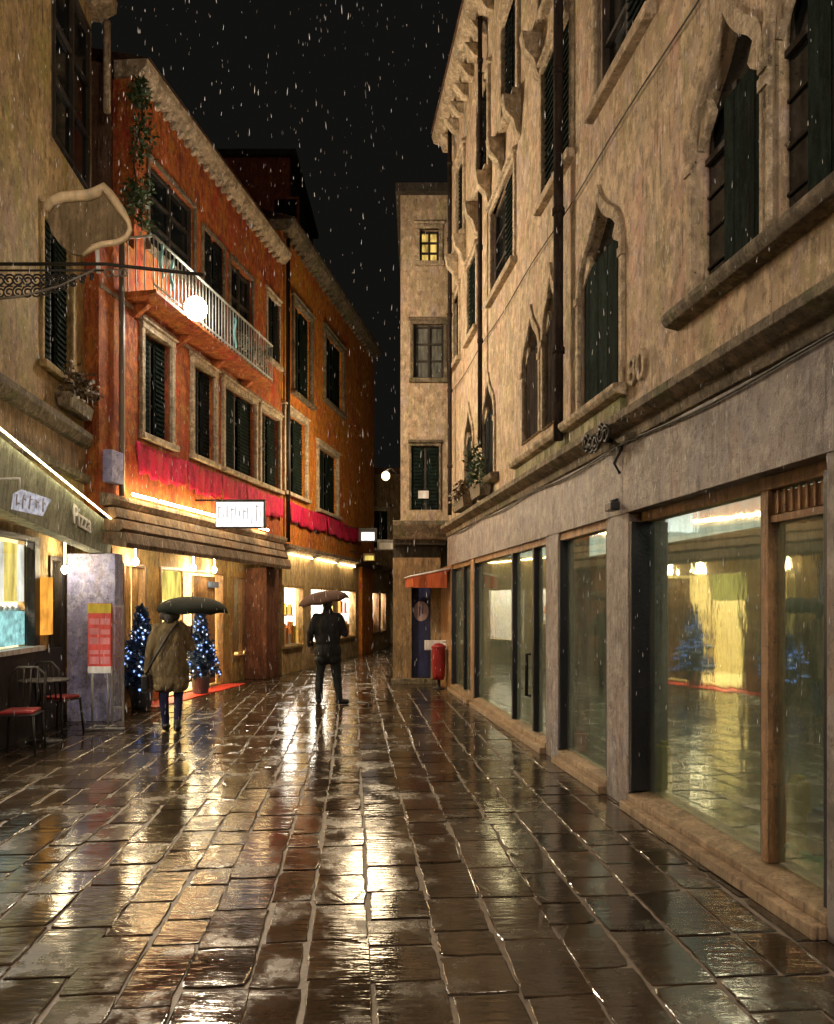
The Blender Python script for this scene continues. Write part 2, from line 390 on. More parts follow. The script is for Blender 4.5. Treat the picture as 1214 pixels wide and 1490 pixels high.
def inside(p, poly):
    c = False; n = len(poly); x, y = p
    for i in range(n):
        x1, y1 = poly[i]; x2, y2 = poly[i - 1]
        if (y1 > y) != (y2 > y) and x < (x2 - x1) * (y - y1) / (y2 - y1) + x1: c = not c
    return c

def wall_panel(W, outer, holes, depth=0.3, mb=None, o=0.0):
    """a wall sheet with real openings: front face, back face and the reveals"""
    mb = mb or MB(); pts, edges = [], []
    for loop in [outer] + holes:
        b = len(pts); n = len(loop)
        pts += [Vector(p) for p in loop]; edges += [(b + i, b + (i + 1) % n) for i in range(n)]
    r = delaunay_2d_cdt(pts, edges, [], 0, 1e-5)
    for f in r[2]:
        c = sum((r[0][i] for i in f), Vector((0, 0))) / len(f)
        if inside(c, outer) and not any(inside(c, h) for h in holes):
            mb.face([W(r[0][i][0], r[0][i][1], o) for i in f]); mb.face([W(r[0][i][0], r[0][i][1], o - depth) for i in f][::-1])
    for loop in [outer] + holes:
        n = len(loop)
        for i in range(n):
            p, q = loop[i], loop[(i + 1) % n]
            mb.face([W(*p, o), W(*q, o), W(*q, o - depth), W(*p, o - depth)])
    return mb

def rect(s0, s1, z0, z1): return [(s0, z0), (s1, z0), (s1, z1), (s0, z1)]
def gothic(s0, s1, z0, zs, zt, n=7):
    """ogee-headed opening"""
    w = s1 - s0; h = zt - zs; half = []
    def q(a, b, c, t): return tuple((1 - t) ** 2 * a[i] + 2 * t * (1 - t) * b[i] + t * t * c[i] for i in (0, 1))
    for i in range(n): half.append(q((0, 0), (0.0, 0.36 * h), (0.2 * w, 0.55 * h), i / n))
    for i in range(n): half.append(q((0.2 * w, 0.55 * h), (0.4 * w, 0.72 * h), (0.5 * w, h), i / n))
    L = [(s0 + x, zs + z) for x, z in half]; Rr = [(s1 - x, zs + z) for x, z in half][::-1]
    return [(s0, z0)] + L + [(s0 + w / 2, zt)] + Rr + [(s1, z0)]

# ------------------------------------------------------------------ windows
def rect_window(W, root, s0, s1, z0, z1, t=0.1, surround='stone', leaf='shutter', depth=0.1, o=0.0, sill=True, hood=True, curtain=None, proud=0.03):
    """stone surround (part) with pane, glazing bars, sill and shutters (sub-parts)"""
    a, b = min(s0, s1), max(s0, s1); w = b - a
    m = MB()
    m.wbox(W, a - t, a, z0, z1, o - 0.05, o + proud); m.wbox(W, b, b + t, z0, z1, o - 0.05, o + proud)
    m.wbox(W, a - t, b + t, z1, z1 + t, o - 0.05, o + proud + 0.01)
    if hood: m.prism(W, [(o - 0.02, z1 + t), (o + 0.04 + proud, z1 + t + 0.02), (o + 0.04 + proud, z1 + t + 0.05), (o - 0.02, z1 + t + 0.1)], a - t * 1.5, b + t * 1.5)
    win = m.build('window', M[surround], root, bevel=0.012)
    if sill:
        m = MB(); m.wbox(W, a - t * 1.4, b + t * 1.4, z0 - 0.09, z0, o - 0.1, o + 0.06 + proud); m.build('sill', M[surround], win, bevel=0.012)
    m = MB(); m.wbox(W, a, b, z0, z1, o - depth - 0.03, o - depth); m.build('pane', curtain or M['pane'], win)
    m = MB(); fw = min(0.05, w * 0.12)
    for c in (a + fw / 2, (a + b) / 2, b - fw / 2): m.wbox(W, c - fw / 2, c + fw / 2, z0, z1, o - depth, o - depth + 0.05)
    for k in range(4):
        z = z0 + (z1 - z0) * (0.03 + 0.31 * k)
        m.wbox(W, a + fw, b - fw, z - 0.018, z + 0.018, o - depth + 0.002, o - depth + 0.046)
    m.build('glazing_bars', M['darkwood'], win)
    if leaf:
        for (c0, c1) in ((a + 0.01, a + w * 0.42), (b - w * 0.42, b - 0.01)):
            if leaf == 'half' and c0 > a + 0.1: continue
            mt = M['shutter'] if leaf == 'half' else M[leaf]
            m = MB(); m.wbox(W, c0, c1, z0 + 0.01, z1 - 0.01, o - depth + 0.055, o - depth + 0.075)
            k = 0 if t > 0.5 else int((z1 - z0) / 0.075)
            for i in range(k):
                z = z0 + 0.05 + i * 0.075
                m.prism(W, [(o - depth + 0.075, z), (o - depth + 0.1, z - 0.01), (o - depth + 0.1, z + 0.005), (o - depth + 0.075, z + 0.05)], c0 + 0.03, c1 - 0.03)
            m.build('shutter', mt, win)
    return win

def gothic_window(W, root, s0, s1, z0, zs, zt, leafs=((0.45, 0.98),), leaf='shutter', t=0.065, surround='stone', depth=0.1):
    a, b = min(s0, s1), max(s0, s1); w = b - a
    m = MB(); m.ring(W, gothic(a, b, z0, zs, zt), gothic(a - t, b + t, z0 - 0.005, zs, zt + t * 2.4), -0.04, 0.03)
    m.wbox(W, a - t * 1.25, a + 0.0, zs - 0.07, zs, 0.0, 0.045); m.wbox(W, b, b + t * 1.25, zs - 0.07, zs, 0.0, 0.045)
    # little finial over the tip and the inner cusps
    mid = (a + b) / 2
    h = zt - zs
    for sg, e in ((1, a), (-1, b)):
        m.poly(W, [(e + sg * 0.02 * w, zs + 0.1 * h), (e + sg * 0.2 * w, zs + 0.27 * h), (e + sg * 0.24 * w, zs + 0.34 * h), (e + sg * 0.16 * w, zs + 0.5 * h), (e + sg * 0.06 * w, zs + 0.36 * h)][::sg], -0.06, -0.01)
    win = m.build('window', M[surround], root, bevel=0.008)
    m = MB(); m.wbox(W, a, b, z0, zt, -depth - 0.03, -depth); m.build('pane', M['pane'], win)
    m = MB(); m.wbox(W, mid - 0.025, mid + 0.025, z0, zs + h * 0.4, -depth, -depth + 0.05)
    m.wbox(W, a, b, zs - 0.02, zs + 0.02, -depth + 0.002, -depth + 0.03)
    for k in (0.25, 0.5, 0.75): m.wbox(W, a, b, z0 + (zs - z0) * k - 0.008, z0 + (zs - z0) * k + 0.008, -depth + 0.004, -depth + 0.015)
    m.build('glazing_bars', M['darkwood'], win)
    for f0, f1 in leafs:
        c0, c1 = a + w * f0, a + w * f1
        m = MB(); nb = max(2, round((c1 - c0) / 0.11))
        for k in range(nb):
            y0 = c0 + (c1 - c0) * k / nb; m.wbox(W, y0 + 0.003, y0 + (c1 - c0) / nb - 0.003, z0 + 0.02, zs + h * 0.3, -depth + 0.05, -depth + 0.07 + 0.003 * (k % 2))
        m.build('shutter', M[leaf], win)
    return win

def room(W, root, s0, s1, z0, z1, o0, o1, wall, lamp, lw=0.5, lz=0.05):
    """shop interior: floor, back, sides and ceiling, with a ceiling lamp"""
    m = MB()
    m.face([W(s0, z0, o1), W(s1, z0, o1), W(s1, z1, o1), W(s0, z1, o1)])
    m.face([W(s0, z0, o0), W(s0, z0, o1), W(s0, z1, o1), W(s0, z1, o0)])
    m.face([W(s1, z0, o0), W(s1, z0, o1), W(s1, z1, o1), W(s1, z1, o0)])
    m.face([W(s0, z0, o0), W(s1, z0, o0), W(s1, z0, o1), W(s0, z0, o1)])
    m.face([W(s0, z1, o0), W(s1, z1, o0), W(s1, z1, o1), W(s0, z1, o1)])
    r = m.build('shop_room', M[wall], root)
    if lamp:
        m = MB(); c = (s0 + s1) / 2; h = (s1 - s0) * lw; oc = (o0 + o1) / 2; d = abs(o1 - o0) * 0.3
        m.wbox(W, c - h / 2 * 1.6, c + h / 2 * 1.6, z1 - lz - 0.03, z1 - lz, oc - d, oc + d); m.build('ceiling_lamp', M[lamp], r)
    return r

# ------------------------------------------------------------------ the setting: ground and paving
m = MB(); m.face([(-60, -30, -0.009), (60, -30, -0.009), (60, 120, -0.009), (-60, 120, -0.009)])
tag(m.build('ground', M['ground']), kind='structure')

def paving():
    bm = bmesh.new(); lay = bm.faces.layers.float.new('slab_f')
    d = Vector((-0.085, 1, 0)).normalized(); e = Vector((d.y, -d.x, 0))
    rng = random.Random(3); x = -7.6; vals = []
    while x < 3.6:
        w = rng.uniform(0.22, 0.33); y = -2.0 + rng.uniform(-0.6, 0)
        while y < 33:
            l = rng.uniform(0.26, 0.6)
            c = e * (x + w / 2) + d * (y + l / 2)
            g = rng.uniform(0.003, 0.006)
            hw, hl = w / 2 - g, l / 2 - g
            tx, ty = rng.gauss(0, 0.003), rng.gauss(0, 0.0042); dz = rng.uniform(-0.003, 0.003)
            val = min(1, max(0, rng.gauss(0.5, 0.24)))
            def P(a, b, z): return c + e * a + d * b + Vector((0, 0, z + dz + a * tx + b * ty))
            bv = rng.uniform(0.003, 0.007)
            sx_ = rng.uniform(-0.012, 0.012); hw += rng.uniform(-0.008, 0.003); hl += rng.uniform(-0.006, 0.002)
            out_ = []
            for (ax, ay), (bx, by), nn in (((-hw, -hl), (hw, -hl), 3), ((hw, -hl), (hw, hl), 6), ((hw, hl), (-hw, hl), 3), ((-hw, hl), (-hw, -hl), 6)):
                for k in range(nn):
                    t_ = k / nn; ch = rng.choice((0.0, 0.002, 0.006, 0.012)) if k == 0 else 0.0
                    px_, py_ = ax + (bx - ax) * t_, ay + (by - ay) * t_
                    out_.append((sx_ + px_ * (1 - ch / hw) + rng.gauss(0, 0.003), py_ * (1 - ch / hl) + rng.gauss(0, 0.003)))
            n_ = len(out_)
            top = [bm.verts.new(P(a - math.copysign(min(bv, abs(a) * .5) if abs(abs(a) - hw) < .04 else 0, a), b - math.copysign(min(bv, abs(b) * .5) if abs(abs(b) - hl) < .04 else 0, b), rng.gauss(0, 0.0005))) for a, b in out_]
            mid = [bm.verts.new(P(a, b, -bv * 0.55)) for a, b in out_]
            bot = [bm.verts.new(P(a, b, -0.04)) for a, b in out_]
            fs = [bm.faces.new(top)]
            for k in range(n_):
                k2 = (k + 1) % n_
                fs.append(bm.faces.new((mid[k], mid[k2], top[k2], top[k])))
                fs.append(bm.faces.new((bot[k], bot[k2], mid[k2], mid[k])))
            for f in fs: f[lay] = val
            y += l
        x += w
    bmesh.ops.recalc_face_normals(bm, faces=bm.faces)
    me = bpy.data.meshes.new('paving'); bm.to_mesh(me); bm.free()
    src = me.attributes['slab_f']; n = len(me.polygons); buf = [0.0] * n; src.data.foreach_get('value', buf)
    at = me.attributes.new('slab', 'FLOAT', 'FACE'); at.data.foreach_set('value', buf)
    me.materials.append(M['paving'])
    o = bpy.data.objects.new('paving', me); COL.objects.link(o); return tag(o, kind='structure')
paving()

# ------------------------------------------------------------------ palazzo on the right
R = Wall(2.508, -0.128, -1)
def build_palazzo():
    root = thing('palazzo', 'long beige palazzo with pointed gothic windows above marble shopfronts', 'building', R(9, 0))
    Ya, Yb, top = -4.0, 14.75, 10.45
    G = [(3.62, 4.19, 3.66, 4.7, 5.45), (R.Y(1112), R.Y(1012), 3.66, 4.6, 5.3), (R.Y(905), R.Y(845), 3.45, 4.6, 5.26),
         (7.93, 8.45, 3.6, 4.6, 5.2), (8.62, 9.3, 3.62, 4.5, 5.05), (10.85, 11.6, 3.55, 4.35, 4.95), (12.35, 13.05, 3.5, 4.3, 4.9)]
    second = [(5.75, 6.85, 6.15, 7.7), (7.55, 8.5, 6.15, 7.6), (9.75, 11.05, 6.1, 7.35), (12.1, 12.8, 6.1, 7.3), (13.6, 14.2, 6.1, 7.3), (3.3, 4.4, 6.15, 7.7)]
    third = [(9.55, 10.3, 8.1, 9.5), (11.2, 11.95, 8.1, 9.5), (13.1, 13.75, 8.1, 9.5), (7.75, 8.55, 8.2, 9.6), (5.8, 6.6, 8.2, 9.6)]
    holes = [gothic(a, b, z0, zs, zt) for a, b, z0, zs, zt in G] + [rect(*q) for q in second + third]
    wall_panel(R, rect(Ya, Yb, 3.0, top), holes, 0.35).build('wall', M['beige'], root)
    leafs = [((0.05, 0.55),), ((0.03, 0.6),), ((0.04, 0.96),), ((0.04, 0.96),), ((0.04, 0.96),), ((0.04, 0.96),), ((0.04, 0.96),)]
    lm = ['shutter', 'shutter', 'shutter', 'shutter_brown', 'shutter_brown', 'shutter_grey', 'shutter_grey']
    for g, l, k in zip(G, leafs, lm): gothic_window(R, root, *g, leafs=l, leaf=k)
    for i, q in enumerate(second): rect_window(R, root, *q, leaf='shutter' if i % 2 else 'half', hood=True, t=0.08, proud=0.03)
    for q in third:
        w = rect_window(R, root, *q, leaf='shutter_grey', hood=True, t=0.09, proud=0.05)
        for c in (q[0] - 0.05, q[1] + 0.05):                         # carved brackets carrying the sill
            m = MB(); m.prism(R, [(0, q[2] - 0.6), (0.06, q[2] - 0.55), (0.1, q[2] - 0.4), (0.2, q[2] - 0.3), (0.24, q[2] - 0.09), (0, q[2] - 0.09)], c - 0.07, c + 0.07)
            m.build('bracket', M['stone'], w, bevel=0.01)
    # sills and parapets under the pointed windows
    for (a, b, zz, mt) in ((3.05, 5.3, 3.66, 'dirty_stone'), (6.15, 9.62, 3.45, 'mossy'), (10.6, 13.3, 3.5, 'dirty_stone')):
        m = MB(); m.prism(R, [(0, zz - 0.1), (0.1, zz - 0.08), (0.13, zz - 0.04), (0.13, zz), (0, zz + 0.015)], a, b)
        m.build('sill', M['stone'] if mt == 'mossy' else M['dirty_stone'], root, bevel=0.008)
        if mt == 'mossy':
            m = MB(); m.wbox(R, a + 0.06, b - 0.06, 3.2, zz - 0.1, 0, 0.045)
            m.build('parapet', M['mossy'], root)
    # cornice band between ground floor and upper wall
    m = MB(); m.prism(R, [(0, 2.95), (0.05, 2.96), (0.06, 3.03), (0.1, 3.05), (0.17, 3.1), (0.17, 3.16), (0.1, 3.19), (0, 3.22)], Ya, Yb)
    m.build('cornice', M['dirty_stone'], root, bevel=0.006)
    # eaves
    m = MB(); m.prism(R, [(-0.3, top), (0.12, top), (0.16, top + 0.12), (0.3, top + 0.16), (0.34, top + 0.3), (-0.3, top + 0.34)], Ya, Yb)
    y = Ya + 0.2
    while y < Yb - 0.2:
        m.prism(R, [(0, top - 0.22), (0.1, top - 0.2), (0.26, top - 0.01), (0, top - 0.01)], y, y + 0.16); y += 0.46
    ev = m.build('eaves', M['stone'], root, bevel=0.01)
    m = MB(); m.face([R(Ya, top + 0.34, 0.36), R(Yb, top + 0.34, 0.36), R(Yb, top + 2.2, -5), R(Ya, top + 2.2, -5)])
    m.face([R(Ya, 0, -5), R(Yb, 0, -5), R(Yb, top + 2.2, -5), R(Ya, top + 2.2, -5)])
    m.face([R(Ya, 0, -5), R(Ya, 0, -0.36), R(Ya, top + .3, -0.36), R(Ya, top + 2.2, -5)])
    m.face([R(Yb, 3, -5), R(Yb, 3, -0.36), R(Yb, top + .3, -0.36), R(Yb, top + 2.2, -5)])
    m.build('roof', M['roof'], root)
    # downpipe
    for yy, r, z0 in ((7.62, 0.05, 3.3), (11.35, 0.035, 5.2), (14.0, 0.04, 3.3)):
        m = MB(); m.tube([R(yy, z, 0.11) for z in (top, 8, 6, 4, z0)], r, 9)
        for z in (4.2, 5.6, 7.0, 8.4, 9.8):
            if z > z0: m.tube([R(yy, z - 0.03, 0.11), R(yy, z + 0.03, 0.11)], r * 1.3, 9)
        m.build('downpipe', M['shutter_brown'], root)
    # stone fascia above the shopfronts and the piers between them
    m = MB()
    cuts = [Ya, 1.2, 2.9, 6.2, 8.05, 10.2, 12.6, Yb]
    for a, b in zip(cuts, cuts[1:]): m.wbox(R, a + 0.004, b - 0.004, 2.39, 2.95, -0.3, 0.03)
    m.build('fascia', M['marble'], root, bevel=0.004)
    piers = [(Ya, 0.9), (3.42, 3.71), (6.1, 6.56), (7.9, 8.32), (12.25, 12.5), (14.35, 15.6)]
    for i, (a, b) in enumerate(piers):
        m = MB(); m.wbox(R, a, b, 0, 2.39, -0.32, 0.025)
        m.build('pier', M['marble'] if i < 4 else M['wood'], root, bevel=0.006)
    # glazing bays: (from, to, set-back, mullions)
    bays = [(0.9, 3.42, -0.15, [2.2]), (3.71, 6.1, -0.13, [4.41]), (6.56, 7.9, -0.05, []), (8.32, 12.25, -0.05, [8.92, 9.9]), (12.5, 14.35, -0.06, [13.3])]
    for a, b, o, mul in bays:
        m = MB(); m.wbox(R, a, b, 0.0, 0.07, o - 0.06, 0.1); m.prism(R, [(o - 0.06, 0.07), (0.03, 0.07), (0.03, 0.12), (o - 0.06, 0.15)], a, b)
        m.build('sill', M['sillwood'], root, bevel=0.008)
        m = MB(); m.wbox(R, a + .02, b - .02, 0.15, 2.31, o - 0.016, o - 0.006)
        g = m.build('shop_window', M['shopglass'], root)
        m = MB(); m.wbox(R, a, b, 2.31, 2.39, o - 0.06, o + 0.05); m.build('head_rail', M['wood'], g, bevel=0.006)
        edges = [(a, a + 0.035), (b - 0.05, b)]
        for e0, e1 in edges:
            m = MB(); m.wbox(R, e0, e1, 0.15, 2.31, o - 0.05, 0.018); m.build('frame_post', M['darkframe'] if e0 > 6 or b > 6 else M['sillwood'], g, bevel=0.005)
        for y in mul:
            m = MB(); wd = 0.045 if y > 8 else 0.05
            m.wbox(R, y - wd, y + wd * 0.4, 0.15, 2.31, o - 0.05, o + 0.05)
            m.build('mullion', M['wood'] if y < 8 else M['darkframe'], g, bevel=0.005)
            m = MB(); m.wbox(R, y + wd * 0.4, y + wd * 1.5, 0.15, 2.31, o - 0.05, o + 0.02)
            m.build('mullion', M['darkframe'], g, bevel=0.005)
    m = MB(); m.wbox(R, 3.8, 5.95, 2.33, 2.35, -0.24, -0.19); m.build('added_display_strip', M['added_displamp'], root)  # added strip behind the head rail, put in to light the goods
    # grille panel above the nearest door
    m = MB(); o = -0.13
    m.wbox(R, 3.75, 4.36, 2.12, 2.16, o - 0.03, o + 0.035); m.wbox(R, 3.75, 4.36, 2.17, 2.29, o - 0.02, o + 0.01)
    for k in range(9): m.wbox(R, 3.78 + k * 0.065, 3.8 + k * 0.065, 2.17, 2.3, o + 0.01, o + 0.025)
    m.build('transom_grille', M['wood'], root)
    for z_, o_, r_ in ((2.93, 0.05, 0.009), (5.62, 0.03, 0.007)):
        m = MB(); m.tube([R(y_, z_ + 0.02 * math.sin(y_ * 2.3), o_) for y_ in [0.5 + 0.35 * k_ for k_ in range(40)]], r_, 5); m.build('cable', M['iron'], root)
    # door handle on the far door
    m = MB(); m.tube([R(9.08, 0.55, -0.02), R(9.08, 0.55, 0.03), R(9.08, 1.05, 0.03), R(9.08, 1.05, -0.02)], 0.022, 8); m.build('door_handle', M['darkframe'], root)
    # dim shop behind the glass, with an added lamp that brightens the panes
    m = room(R, root, 0.9, 14.35, 0.02, 2.6, -0.33, -3.0, 'roomdark', 'added_ceil_dim', 0.6, 0.04)
    return root
palazzo = build_palazzo()

# ------------------------------------------------------------------ narrow house that closes the view
FH = Front(15.8)
def build_front_house():
    root = thing('narrow_house', 'narrow pale house facing the street at the bend with green shuttered window', 'building', (0.1, 15.8, 0))
    x0, x1 = FH.X(583), 0.95
    top = 10.2
    a = [(FH.X(602), FH.X(646), 6.36, 7.5), (FH.X(599), FH.X(639), 3.62, 4.95), (FH.X(611), FH.X(639), 8.8, 9.5)]
    wall_panel(FH, rect(x0, x1, 3.0, top), [rect(*q) for q in a], 0.3).build('wall', M['beige'], root)
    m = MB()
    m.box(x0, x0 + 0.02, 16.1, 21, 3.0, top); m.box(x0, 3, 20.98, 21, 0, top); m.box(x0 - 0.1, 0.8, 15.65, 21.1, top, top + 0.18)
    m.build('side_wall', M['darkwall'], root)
    w = rect_window(FH, root, *a[0], leaf=None, curtain=M['curtain'], surround='dirty_stone', t=0.07)
    rect_window(FH, root, *a[1], leaf='shutter', depth=0.12, t=0.05, sill=False, surround='dirty_stone')
    m = MB(); m.wbox(FH, a[1][0] + 0.14, a[1][0] + 0.36, 3.86, 4.02, -0.01, 0.0); m.build('notice', M['white'], root)
    rect_window(FH, root, *a[2], leaf=None, curtain=M['litwin'], surround='stone', t=0.08, depth=0.16)
    m = MB(); m.prism(FH, [(0, 2.98), (0.1, 3.0), (0.3, 3.28), (0.3, 3.36), (0, 3.4)], x0 - 0.15, 0.7); m.build('ledge', M['dirty_stone'], root, bevel=0.01)
    # ground floor
    d0, d1 = FH.X(599), FH.X(627)
    holes = [rect(d0, d1, 0.02, 2.28)]
    wall_panel(FH, rect(FH.X(572), 0.49, 0.0, 2.62), holes, 0.3).build('ground_floor_wall', M['brown'], root)
    m = MB(); m.wbox(FH, FH.X(572), 0.49, 2.62, 3.0, -0.32, -0.3); m.box(FH.X(572), 0.6, 15.8, 16.2, 2.9, 2.99); m.build('beam', M['darkwall'], root)
    m = MB(); m.wbox(FH, d0, d1, 0.1, 2.28, -0.22, -0.18); dr = m.build('door', M['navyposter'], root)
    m = MB(); c = ((d0 + d1) / 2, 15.975, 1.5); pts = [(c[0] + 0.16 * math.cos(t * PI / 12), c[2] + 0.21 * math.sin(t * PI / 12)) for t in range(24)]
    m.poly(FH, pts, -0.18, -0.168); m.build('emblem', M['emblem'], dr)
    m = MB(); m.wbox(FH, c[0] - 0.045, c[0] - 0.02, 1.4, 1.6, -0.168, -0.16); m.wbox(FH, c[0] + 0.02, c[0] + 0.045, 1.44, 1.64, -0.168, -0.159); m.build('emblem_stroke', M['navyposter'], dr)
    m = MB(); m.wbox(FH, FH.X(570), 0.46, 0.0, 0.1, 0.0, 0.18); m.build('step', M['dirty_stone'], root)
    return root
build_front_house()

# ------------------------------------------------------------------ orange houses on the left
O = Wall(-6.21, 0.175, 1)
def build_orange_house():
    root = thing('orange_house', 'red orange house with long balcony and floodlight above lit shop canopy', 'building', O(14, 0))
    Y0, Y1, Yt = 10.42, 17.54, 11.3
    top = 9.55
    first = [(207, 247, 4.25, 5.85), (280, 311, 4.25, 5.85), (325, 370, 4.25, 5.85), (378, 405, 4.25, 5.85)]
    secnd = [(217, 282, 7.2, 8.56), (296, 325, 6.3, 8.4), (335, 367, 6.5, 8.4), (389, 406, 7.1, 8.5)]
    fr = [(O.Y(a), O.Y(b), z0, z1) for a, b, z0, z1 in first]; sr = [(O.Y(a), O.Y(b), z0, z1) for a, b, z0, z1 in secnd]
    outer = [(Y0, 2.95), (Y1, 2.95), (Y1, top), (Yt, top), (Yt, 6.95), (Y0, 6.95)]
    wall_panel(O, outer, [rect(*q) for q in fr + sr], 0.35).build('wall', M['orange'], root)
    for i, q in enumerate(fr): rect_window(O, root, *q, leaf='shutter' if i != 1 else 'shutter_grey', t=0.09, proud=0.06, depth=0.16)
    for i, q in enumerate(sr): rect_window(O, root, *q, leaf='shutter_grey' if i in (1, 3) else None, t=0.07, hood=i == 3, surround='stone' if i == 3 else 'dirty_stone', sill=i in (0, 3))
    # eaves with little brackets, tiles behind
    m = MB(); m.prism(O, [(-0.3, top - 0.02), (0.1, top - 0.02), (0.22, top + 0.1), (0.25, top + 0.2), (-0.3, top + 0.24)], Yt - 0.05, Y1)
    y = Yt + 0.1
    while y < Y1 - 0.2:
        m.prism(O, [(0, top - 0.11), (0.05, top - 0.1), (0.12, top - 0.03), (0, top - 0.03)], y, y + 0.09); y += 0.24
    m.build('eaves', M['stone'], root, bevel=0.008)
    m = MB()
    m.face([O(Yt, top + 0.24, 0.25), O(Y1, top + 0.24, 0.25), O(Y1, top + 1.6, -4.5), O(Yt, top + 1.6, -4.5)])
    m.face([O(Yt, 0, -4.5), O(Y1, 0, -4.5), O(Y1, top + 1.6, -4.5), O(Yt, top + 1.6, -4.5)])
    m.face([O(Yt, 0, -4.5), O(Yt, 0, -.36), O(Yt, top + .2, -.36), O(Yt, top + 1.6, -4.5)])
    m.build('roof', M['roof'], root)
    # balcony
    b0, b1, bz = 11.05, 15.75, 6.22
    m = MB(); m.prism(O, [(0, bz - 0.1), (0.35, bz - 0.08), (0.5, bz - 0.05), (0.5, bz), (0, bz)], b0, b1)
    y = b0 + 0.2
    while y < b1: m.prism(O, [(0, bz - 0.3), (0.05, bz - 0.28), (0.26, bz - 0.12), (0, bz - 0.1)], y, y + 0.1); y += 1.3
    bal = m.build('balcony', M['orange'], root, bevel=0.008)
    m = MB(); m.tube([O(b0, bz + 0.78, 0.46), O(b1, bz + 0.78, 0.46)], 0.022, 6); m.tube([O(b0, bz + 0.08, 0.46), O(b1, bz + 0.08, 0.46)], 0.016, 6)
    y = b0
    while y <= b1:
        m.tube([O(y, bz, 0.46), O(y, bz + 0.78, 0.46)], 0.011, 5); y += 0.12
    for e in (b0, b1):
        for o in (0.05, 0.18, 0.32): m.tube([O(e, bz, o), O(e, bz + 0.78, o)], 0.011, 5)
        m.tube([O(e, bz + 0.78, 0), O(e, bz + 0.78, 0.46)], 0.02, 5)
    m.build('railing', M['paleiron'], bal)
    # horizontal mouldings
    m = MB(); m.prism(O, [(0, 3.02), (0.1, 3.04), (0.14, 3.12), (0.14, 3.18), (0, 3.2)], Y0, Y1); m.prism(O, [(0, 6.02), (0.03, 6.02), (0.03, 6.08), (0, 6.09)], Y0, Y1)
    m.build('moulding', M['canopy'], root, bevel=0.006)
    # canopy above the shop
    m = MB()
    m.prism(O, [(0.0, 3.0), (0.18, 3.0), (0.22, 2.86), (0.16, 2.84), (0.0, 2.88)], Y0 + 0.1, 17.2)
    m.prism(O, [(0.0, 2.84), (0.25, 2.83), (0.3, 2.7), (0.24, 2.66), (0.0, 2.68)], Y0 + 0.1, 17.2)
    m.prism(O, [(0.0, 2.66), (0.32, 2.65), (0.36, 2.5), (0.34, 2.44), (0.28, 2.44), (-0.5, 2.6)], Y0 + 0.1, 17.2)
    m.build('canopy', M['canopy'], root, bevel=0.006)
    # tube lights along the moulding (uplighters)
    tubes = [(10.95, 11.6), (11.72, 12.4), (12.5, 13.15), (13.25, 13.9), (14.0, 14.6), (15.5, 16.2)]
    for a, b in tubes:
        m = MB(); m.tube([O(a, 3.235, 0.19), O(b, 3.235, 0.19)], 0.022, 8); m.build('tube_light', M['tube'], root)
    for a, b in ((11.0, 12.1), (12.4, 13.6), (13.9, 15.1), (15.4, 16.4)):     # strip lights under the canopy
        m = MB(); m.tube([O(a, 2.5, 0.02), O(b, 2.5, 0.02)], 0.016, 7); m.build('strip_light', M['strip'], root)
    # the shop front, set back under the canopy
    og = -0.5; Yg = lambda px: O.Y(px, og)
    ops = [(Yg(174), Yg(207), 0.55, 2.3), (Yg(228), Yg(322), 0.03, 2.3), (Yg(335), Yg(380), 0.5, 2.25)]
    wall_panel(O, rect(10.9, 17.45, 0, 2.62), [rect(*q) for q in ops], 0.2, o=og).build('shopfront', M['gold'], root)
    for i, q in enumerate(ops):
        m = MB(); t = 0.05
        m.wbox(O, q[0], q[0] + t, q[2], q[3], og - 0.12, og + 0.03); m.wbox(O, q[1] - t, q[1], q[2], q[3], og - 0.12, og + 0.03); m.wbox(O, q[0] + t, q[1] - t, q[3] - t, q[3], og - 0.12, og + 0.03)
        if i != 1: m.wbox(O, q[0] + t, q[1] - t, q[2], q[2] + t, og - 0.12, og + 0.06)
        for k in range(1, 3 if i != 1 else 2):
            y = q[0] + (q[1] - q[0]) * k / 3; m.wbox(O, y - 0.02, y + 0.02, q[2] + t, q[3] - t, og - 0.1, og + 0.0)
        fr_ = m.build('shop_window', M['wood'], root, bevel=0.005)
        if i != 1:
            m = MB(); m.wbox(O, q[0] + t, q[1] - t, q[2] + t, q[3] - t, og - 0.08, og - 0.07); m.build('glass', M['litglass'], fr_)
    room(O, root, 11.3, 17.3, 0.02, 2.7, og - 0.22, og - 2.6, 'roomwarm', 'ceil_warm', 0.55)
    m = MB(); q = ops[1]; m.wbox(O, Yg(287), Yg(318), 0.05, 2.2, og - 0.16, og - 0.11)
    for k in range(3): m.wbox(O, Yg(291), Yg(314), 0.15 + k * 0.7, 0.72 + k * 0.7, og - 0.11, og - 0.095)
    m.build('door', M['wood'], root)
    # lit lightbox over the entrance and small lamps under the canopy
    m = MB(); m.wbox(O, Yg(230), Yg(262), 1.72, 2.24, og - 0.1, og - 0.02); m.build('lightbox', M['yellowlit'], root)
    m = MB(); m.wbox(O, Yg(178), Yg(197), 0.75, 2.15, og - 0.3, og - 0.24); m.build('lightbox', M['yellowlit'], root)
    m = MB(); m.wbox(O, Yg(305), Yg(319), 1.98, 2.1, og - 0.09, og - 0.05); m.build('blue_notice', M['bluebox'], root)
    for y in (Yg(181), Yg(268), Yg(299)):
        m = MB(); m.ell(O(y, 2.32, og + 0.14), (0.05, 0.05, 0.06)); m.tube([O(y, 2.35, og + 0.14), O(y, 2.6, og + 0.14)], 0.008, 5); m.build('pendant_lamp', M['pendant'], root)
    m = MB()
